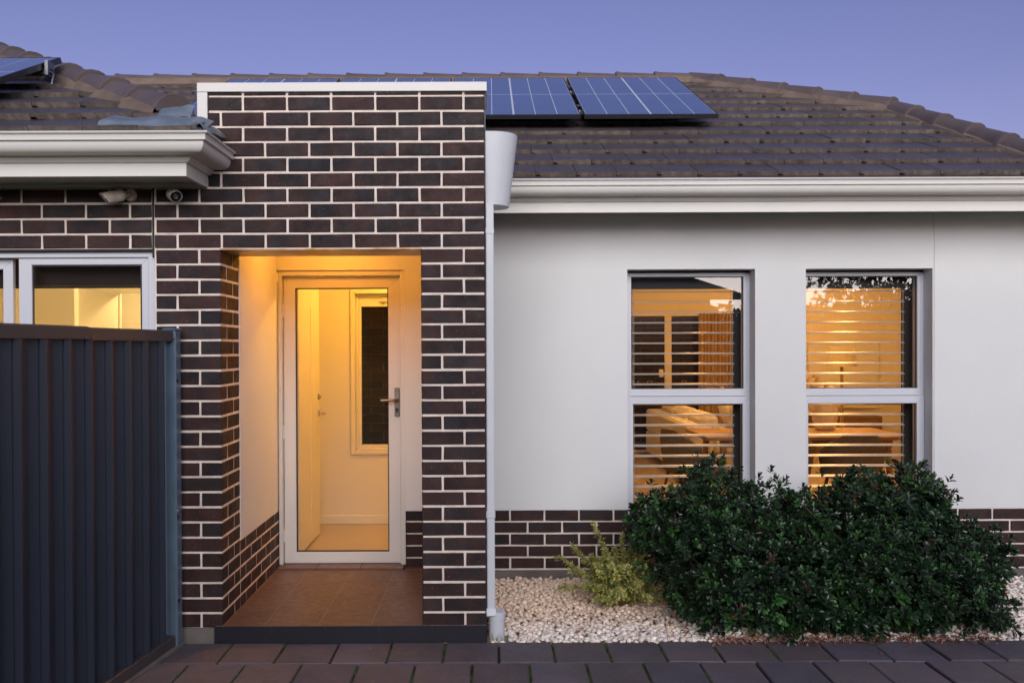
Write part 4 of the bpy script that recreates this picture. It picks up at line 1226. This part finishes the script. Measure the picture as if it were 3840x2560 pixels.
# ------------------------------------------------------------------ plants
def leaf_template():
    # obovate leaf along +x, folded on its midrib: 8 verts, 4 quads
    V = np.array([(0, 0, 0), (.45, .16, .06), (.82, .20, .05), (1.0, 0, -.04), (.82, -.20, .05), (.45, -.16, .06), (.45, 0, .0), (.82, 0, -.015)])
    F = np.array([(0, 6, 1, 1), (6, 7, 2, 1), (7, 3, 2, 2), (0, 5, 6, 6), (5, 4, 7, 6), (4, 3, 7, 7)])
    T = np.array([(0, 6, 1), (6, 7, 2), (6, 2, 1), (7, 3, 2), (0, 5, 6), (5, 4, 7), (5, 7, 6), (4, 3, 7)])
    return V, T
LV, LT = leaf_template()
def rosettes(P, N, nleaf, lmin, lmax, rng, spread=(.35, 1.15)):
    """P (n,3) tips, N (n,3) shoot directions -> leaf verts / tris / leaf owner"""
    n = len(P); k = nleaf
    N = N / np.linalg.norm(N, axis=1, keepdims=True)
    ref = np.where(np.abs(N[:, 2:3]) < .9, np.array([[0, 0, 1.]]), np.array([[1., 0, 0]]))
    A = np.cross(N, ref); A /= np.linalg.norm(A, axis=1, keepdims=True); B = np.cross(N, A)
    th = (rng.uniform(0, 6.28, (n, 1)) + np.arange(k)[None] * 2.399)
    ti = spread[0] + (spread[1] - spread[0]) * (np.arange(k)[None] / max(k - 1, 1)) + rng.normal(0, .14, (n, k))
    D = np.cos(ti)[..., None] * N[:, None] + np.sin(ti)[..., None] * (np.cos(th)[..., None] * A[:, None] + np.sin(th)[..., None] * B[:, None])
    U = N[:, None] - D * np.sum(D * N[:, None], -1, keepdims=True); U /= np.linalg.norm(U, axis=-1, keepdims=True) + 1e-6
    S = np.cross(U, D)
    ln = rng.uniform(lmin, lmax, (n, k)) * (0.65 + .35 * np.arange(k)[None] / k)
    org = P[:, None] - N[:, None] * (np.arange(k)[None] * .004)[..., None]
    V = org[:, :, None] + ln[..., None, None] * (LV[None, None, :, 0:1] * D[:, :, None] + LV[None, None, :, 1:2] * S[:, :, None] + LV[None, None, :, 2:3] * U[:, :, None])
    # droop / curl
    V[..., 2] -= (LV[:, 0] ** 2)[None, None] * ln[..., None] * .10
    V = V.reshape(-1, 3)
    T = (LT[None] + (np.arange(n * k) * 8)[:, None, None]).reshape(-1, 3)
    return V, T, np.repeat(np.arange(n), k)
def shrub(lobes, label, seed, dens, base):
    rng = np.random.default_rng(seed)
    Ps, Ns = [], []
    for (x, y, z, rx, ry, rz_) in lobes:
        area = 4 * math.pi * ((rx * ry) ** 1.6 / 3 + (rx * rz_) ** 1.6 / 3 + (ry * rz_) ** 1.6 / 3) ** (1 / 1.6)
        n = int(area * dens)
        u = rng.normal(0, 1, (n, 3)); u /= np.linalg.norm(u, axis=1, keepdims=True)
        # uneven outline: low frequency lumps plus long shoots
        lump = 1 + .16 * np.sin(u[:, :1] * 7 + x * 9) * np.sin(u[:, 2:3] * 6 + seed) + rng.normal(0, .055, (n, 1))
        shoot = (rng.random((n, 1)) < .10) * rng.uniform(.03, .13, (n, 1))
        inner = 1 - (rng.random((n, 1)) ** 3) * .5
        p = np.array([[x, y, z]]) + u * np.array([[rx, ry, rz_]]) * lump * inner
        nr = u / np.array([[rx, ry, rz_]]); nr /= np.linalg.norm(nr, axis=1, keepdims=True)
        nr = nr + np.array([[0, 0, .55]]) + rng.normal(0, .28, (n, 3))
        p = p + shoot * nr / np.linalg.norm(nr, axis=1, keepdims=True)
        Ps.append(p); Ns.append(nr)
    P = np.concatenate(Ps); N = np.concatenate(Ns)
    # drop tips buried deep inside other lobes, or under the ground / in the wall
    keep = (P[:, 2] > .03) & (P[:, 1] < 1.30) & (P[:, 1] > -.13)
    depth = np.full(len(P), 9.)
    for (x, y, z, rx, ry, rz_) in lobes:
        q = np.sqrt(((P - np.array([[x, y, z]])) ** 2 / np.array([[rx, ry, rz_]]) ** 2).sum(1)); depth = np.minimum(depth, q)
    keep &= depth > .60
    P, N = P[keep], N[keep]
    # a few holes through the foliage
    holes = rng.uniform([lobes[0][0] - .5, 0, .1], [lobes[0][0] + .9, .4, .8], (30, 3))
    for h in holes: 
        kk = np.linalg.norm((P - h) * np.array([[1, .6, 1]]), axis=1) > .052; P, N = P[kk], N[kk]
    t = tag(empty('shrub', base), label, 'shrub', 'dark shrubs under the windows')
    sel = rng.random(len(P))
    V, T, own = rosettes(P, N, 9, .040, .064, rng)
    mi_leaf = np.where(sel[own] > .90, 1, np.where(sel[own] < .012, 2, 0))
    # inner young leaves get the brighter green, which also paints in leaf highlights
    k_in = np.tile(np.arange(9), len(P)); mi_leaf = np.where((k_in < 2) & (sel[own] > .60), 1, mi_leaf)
    me = fast_mesh('crown', V - np.array([base]), T, ['leaf', 'leaf_new_and_glint', 'leaf_red'], np.repeat(mi_leaf, 8), smooth=False)
    o = inst('crown', me, t); o['kind'] = 'stuff'
    b = MB(); rr = random.Random(seed)
    for k in range(70):
        p = Vector(P[rr.randrange(len(P))]) - Vector(base); s = Vector((rr.uniform(-.1, .1), rr.uniform(-.06, .06), 0.0)); md = s.lerp(p, .5) + Vector((rr.uniform(-.05, .05), rr.uniform(-.05, .05), .06))
        b.tube([s, md, p], [.009, .006, .003], 5)
    b.build('branches', 'bark', t, fix=False)
    return t
# lobes: x, y, z, rx, ry, rz
L1 = [(1.37, .62, .70, .17, .20, .21), (1.30, .60, .55, .26, .28, .24), (1.08, .66, .47, .24, .28, .20), (1.62, .58, .55, .22, .28, .24), (1.36, .42, .30, .38, .42, .28), (1.62, .30, .26, .38, .38, .28),
      (1.30, .24, .14, .20, .28, .15), (1.80, .24, .18, .32, .34, .20), (1.56, .16, .10, .20, .20, .12), (1.00, .74, .55, .13, .14, .13)]
L2 = [(2.26, .60, .66, .15, .20, .19), (2.56, .62, .68, .18, .22, .20), (2.22, .58, .52, .22, .26, .22), (2.52, .60, .52, .24, .28, .24), (2.00, .60, .52, .24, .30, .20), (2.40, .50, .40, .42, .42, .30), (2.78, .56, .34, .28, .32, .22),
      (2.96, .52, .33, .17, .22, .15), (2.20, .28, .25, .40, .38, .26), (2.55, .26, .18, .32, .34, .20), (2.78, .26, .12, .18, .26, .12), (2.32, .14, .09, .24, .18, .11), (2.02, .14, .10, .20, .20, .12), (2.90, .58, .17, .18, .16, .09), (2.66, .58, .55, .12, .18, .22)]
shrub(L1, 'dark green leafy shrub beside the pale yellow plant, under the nearer window', 5, 430, (1.40, .55, 0))
shrub(L2, 'dark green leafy shrub at the right, spreading over the pebbles', 9, 430, (2.40, .55, 0))

# variegated plant
rng = np.random.default_rng(21); rnd = random.Random(21)
base = Vector((.80, .70, 0))
t = tag(empty('variegated_plant', base), 'small yellow green variegated plant with long arching shoots', 'plant')
b = MB(); Ps, Ns, k_ = [], [], 0
tips = [(-.17, .02, .50), (-.40, .0, .30), (-.30, .06, .36), (.02, .05, .42), (.22, .02, .40), (.33, -.02, .30), (.34, -.08, .15), (.30, -.20, .07), (-.40, -.12, .13), (-.24, -.22, .16), (-.05, -.26, .12), (.14, -.27, .10), (-.32, -.05, .22), (.10, .1, .38), (-.10, .1, .36), (.28, .05, .34), (-.20, -.05, .30), (.0, -.12, .26)]
for _ in range(95):
    a = rnd.uniform(0, 6.28); r_ = rnd.uniform(.08, .27); tips.append((r_ * math.cos(a), r_ * math.sin(a) * .9 - .04, rnd.uniform(.08, .34) * (1.15 - r_)))
for q in tips:
    tip = Vector(q); s = Vector((rnd.uniform(-.05, .05), rnd.uniform(-.05, .05), 0)); md = s.lerp(tip, .45) + Vector((0, 0, .05 + .06 * rnd.random()))
    pts = [((1 - u) ** 2 * s + 2 * u * (1 - u) * md + u * u * tip) for u in map(float, np.linspace(0, 1, 9))]
    b.tube(pts, list(np.linspace(.004, .0012, 9)), 4)
    n = int(10 + tip.length * 52)
    for u in map(float, np.linspace(.28, 1, n)):
        p = (1 - u) ** 2 * s + 2 * u * (1 - u) * md + u * u * tip
        d = (2 * (1 - u) * (md - s) + 2 * u * (tip - md)).normalized()
        Ps.append(p + Vector((rnd.uniform(-.008, .008),) * 3)); Ns.append(d + Vector((rnd.uniform(-.3, .3), rnd.uniform(-.3, .3), .5)))
b.build('stems', 'gold_stem', t, fix=False)
V, T, own = rosettes(np.array([p[:] for p in Ps]), np.array([p[:] for p in Ns]), 7, .022, .042, rng, (.5, 1.25))
o = inst('leaves', fast_mesh('leaves', V, T, ['gold', 'gold_edge'], np.tile([0, 0, 1, 0, 0, 0, 1, 0], len(T) // 8)), t); o['kind'] = 'stuff'

# fallen leaves
V, T, own = rosettes(np.stack([np.concatenate([rng.uniform(1.2, 2.75, 420), rng.normal(1.30, .16, 60), rng.normal(.8, .3, 30)]),
                               np.concatenate([rng.normal(-.02, .032, 420), rng.uniform(.0, .3, 60), rng.uniform(.02, .5, 30)]),
                               np.concatenate([rng.uniform(.006, .022, 420), np.full(60, .020), np.full(30, .022)])], 1),
                     rng.normal(0, .35, (510, 3)) + np.array([[0, 0, 1.]]), 2, .025, .05, rng, (1.2, 1.6))
me = fast_mesh('leaf_litter', V, T, ['litter']); tag(inst('leaf_litter', me), 'brown dry leaf litter along the edge of the shrubs', 'leaves', kind='stuff')
spots = [(-.635, -.16, 'dry leaf on the paver in front of the step, near the doorway'), (-.52, -.115, 'thin dry leaf lying behind another on the pavers before the step'),
         (-.425, -.235, 'pale dry leaf on the paver joint before the step'), (-.265, -.06, 'dry leaf caught in the paver joint at the step'), (.045, -.20, 'dry leaf lying on the joint beside the drain stub'),
         (1.02, -.03, 'dry leaf on the paving edge in front of the pebbles'), (1.98, -.19, 'small dry leaf on the paver before the shrubs'), (2.02, -.27, 'curled clump leaf on the pavers before the shrubs'),
         (2.08, -.285, 'dry leaf beside the curled leaf on the pavers'), (1.72, -.11, 'pale dry leaf on the paver near the left shrub'), (2.35, -.07, 'red dry leaf at the right shrub edge')]
for k, (x, y, lab) in enumerate(spots):
    V, T, _ = rosettes(np.array([[0, 0, .006]]), np.array([[rnd.uniform(-.3, .3), rnd.uniform(-.3, .3), 1.]]), 1, .035, .05, rng, (1.35, 1.5))
    o = inst('dry_leaf', fast_mesh('dry_leaf', V, T, ['litter']), None, (x, y, .004), (0, 0, rnd.uniform(0, 6.28)))
    tag(o, lab, 'leaf', 'dry leaves on the pavers')
# a tuft of grass by the drain stub
b = MB()
for _ in range(26):
    x, y = rnd.choice([(-.005, .02), (.07, .0), (.02, -.005)]); x += rnd.uniform(-.02, .02); y += rnd.uniform(-.01, .01); h_ = rnd.uniform(.02, .06); dx = rnd.uniform(-.02, .02)
    b.add([(x - .0012, y, 0), (x + .0012, y, 0), (x + dx, y + rnd.uniform(-.01, .01), h_)], [(0, 1, 2)])
tag(b.build('grass', 'spider', fix=False), 'thin grass blades at the foot of the drain stub', 'grass', kind='stuff')

# ------------------------------------------------------------------ across the drive: what the windows reflect
t = tag(empty('neighbouring_house', (-1.95, -14.0, .10)), 'low neighbouring house across the drive, mirrored dark in the windows', 'house')
b = MB(); b.box(-9, 7.3, -7, 0, -.09, 2.75); b.build('wall', 'nb_wall', t)
b = MB(); x0, x1, y0, y1, z0, z1 = -9.6, 7.9, -7.6, .6, 2.75, 4.7
b.add([(x0, y0, z0), (x1, y0, z0), (x1, y1, z0), (x0, y1, z0), (x0 + 4.1, -3.5, z1), (x1 - 4.1, -3.5, z1)], [(0, 3, 2, 1), (3, 4, 5, 2), (2, 5, 1), (1, 5, 4, 0), (0, 4, 3)]); b.build('roof', 'nb_roof', t)
b = MB(); b.sweep([(7.9, .6), (-9.6, .6)], [(.0, 2.60), (.13, 2.60), (.14, 2.74), (0, 2.74)]); b.build('gutter', 'nb_roof', t)
for xx in (-6, -1.5, 3.5):
    f_ = ring(xx, xx + 1.6, .9, 2.1, .06, .0, .03).build('window', 'alu', t); pane(xx + .05, xx + 1.55, .95, 2.05, .012, f_, 'black')
t = tag(empty('street_tree', (10.0, -14.2, -.09)), 'broad dark tree across the drive, mirrored in the right window', 'tree')
b = MB(); b.tube([(0, 0, 0), (.1, .05, 1.4), (-.05, 0, 2.6)], [.22, .16, .10], 10)
rnd = random.Random(4)
for k in range(12):
    a = rnd.uniform(0, 6.28); b.tube([(0, 0, 1.6 + k * .08), (.8 * math.cos(a), .8 * math.sin(a), 2.6), (1.7 * math.cos(a), 1.7 * math.sin(a), 3.2 + rnd.random())], [.07, .05, .02], 6)
b.build('trunk', 'bark', t, smooth=True)
rng = np.random.default_rng(8)
u = rng.normal(0, 1, (1500, 3)); u /= np.linalg.norm(u, axis=1, keepdims=True)
P = u * rng.uniform(.55, 1.05, (1500, 1)) * np.array([[2.3, 2.0, 1.6]]) * (1 + .18 * np.sin(u[:, :1] * 8) * np.sin(u[:, 1:2] * 7)) + np.array([[0, 0, 3.2]])
V, T, own = rosettes(P, u + np.array([[0, 0, .3]]), 7, .10, .20, rng)
o = inst('crown', fast_mesh('crown', V, T, ['nb_leaf']), t); o['kind'] = 'stuff'
t = tag(empty('reflection_screen', (9.0, -12.6, -.09)), 'leafy screen added across the drive to block bright window reflections', 'reflection_screen')  # added leafy mass, keeps the sun's reflection out of the lower panes
b = MB(); b.box(-4.2, 4.5, -.30, .30, 0, 2.35); b.build('screen_core', 'nb_leaf', t)
nn = 2600; P = np.stack([rng.uniform(-4.4, 4.7, nn), rng.choice([-.38, .38], nn) + rng.normal(0, .06, nn), rng.uniform(0, 2.5, nn)], 1); top_ = rng.random(nn) < .35; P[top_, 1] = rng.uniform(-.4, .4, top_.sum()); P[top_, 2] = 2.42 + rng.normal(0, .10, top_.sum())
V, T, own = rosettes(P, np.stack([rng.normal(0, .3, nn), np.sign(P[:, 1]), rng.uniform(.2, 1, nn)], 1), 6, .08, .16, rng)
o = inst('screen_leaves', fast_mesh('screen_leaves', V, T, ['nb_leaf']), t); o['kind'] = 'stuff'
b = MB(); b.cyl((0, 0, 0), (0, 0, 7.2), .13, .09, 12); t = b.build('street_pole', 'bark', None, (6.95, -12.5, -.09)); tag(t, 'timber street pole across the drive, mirrored in the right window', 'pole')
b = MB(); b.box(-.8, .8, -.05, .05, 6.6, 6.72); b.build('crossarm', 'bark', t)
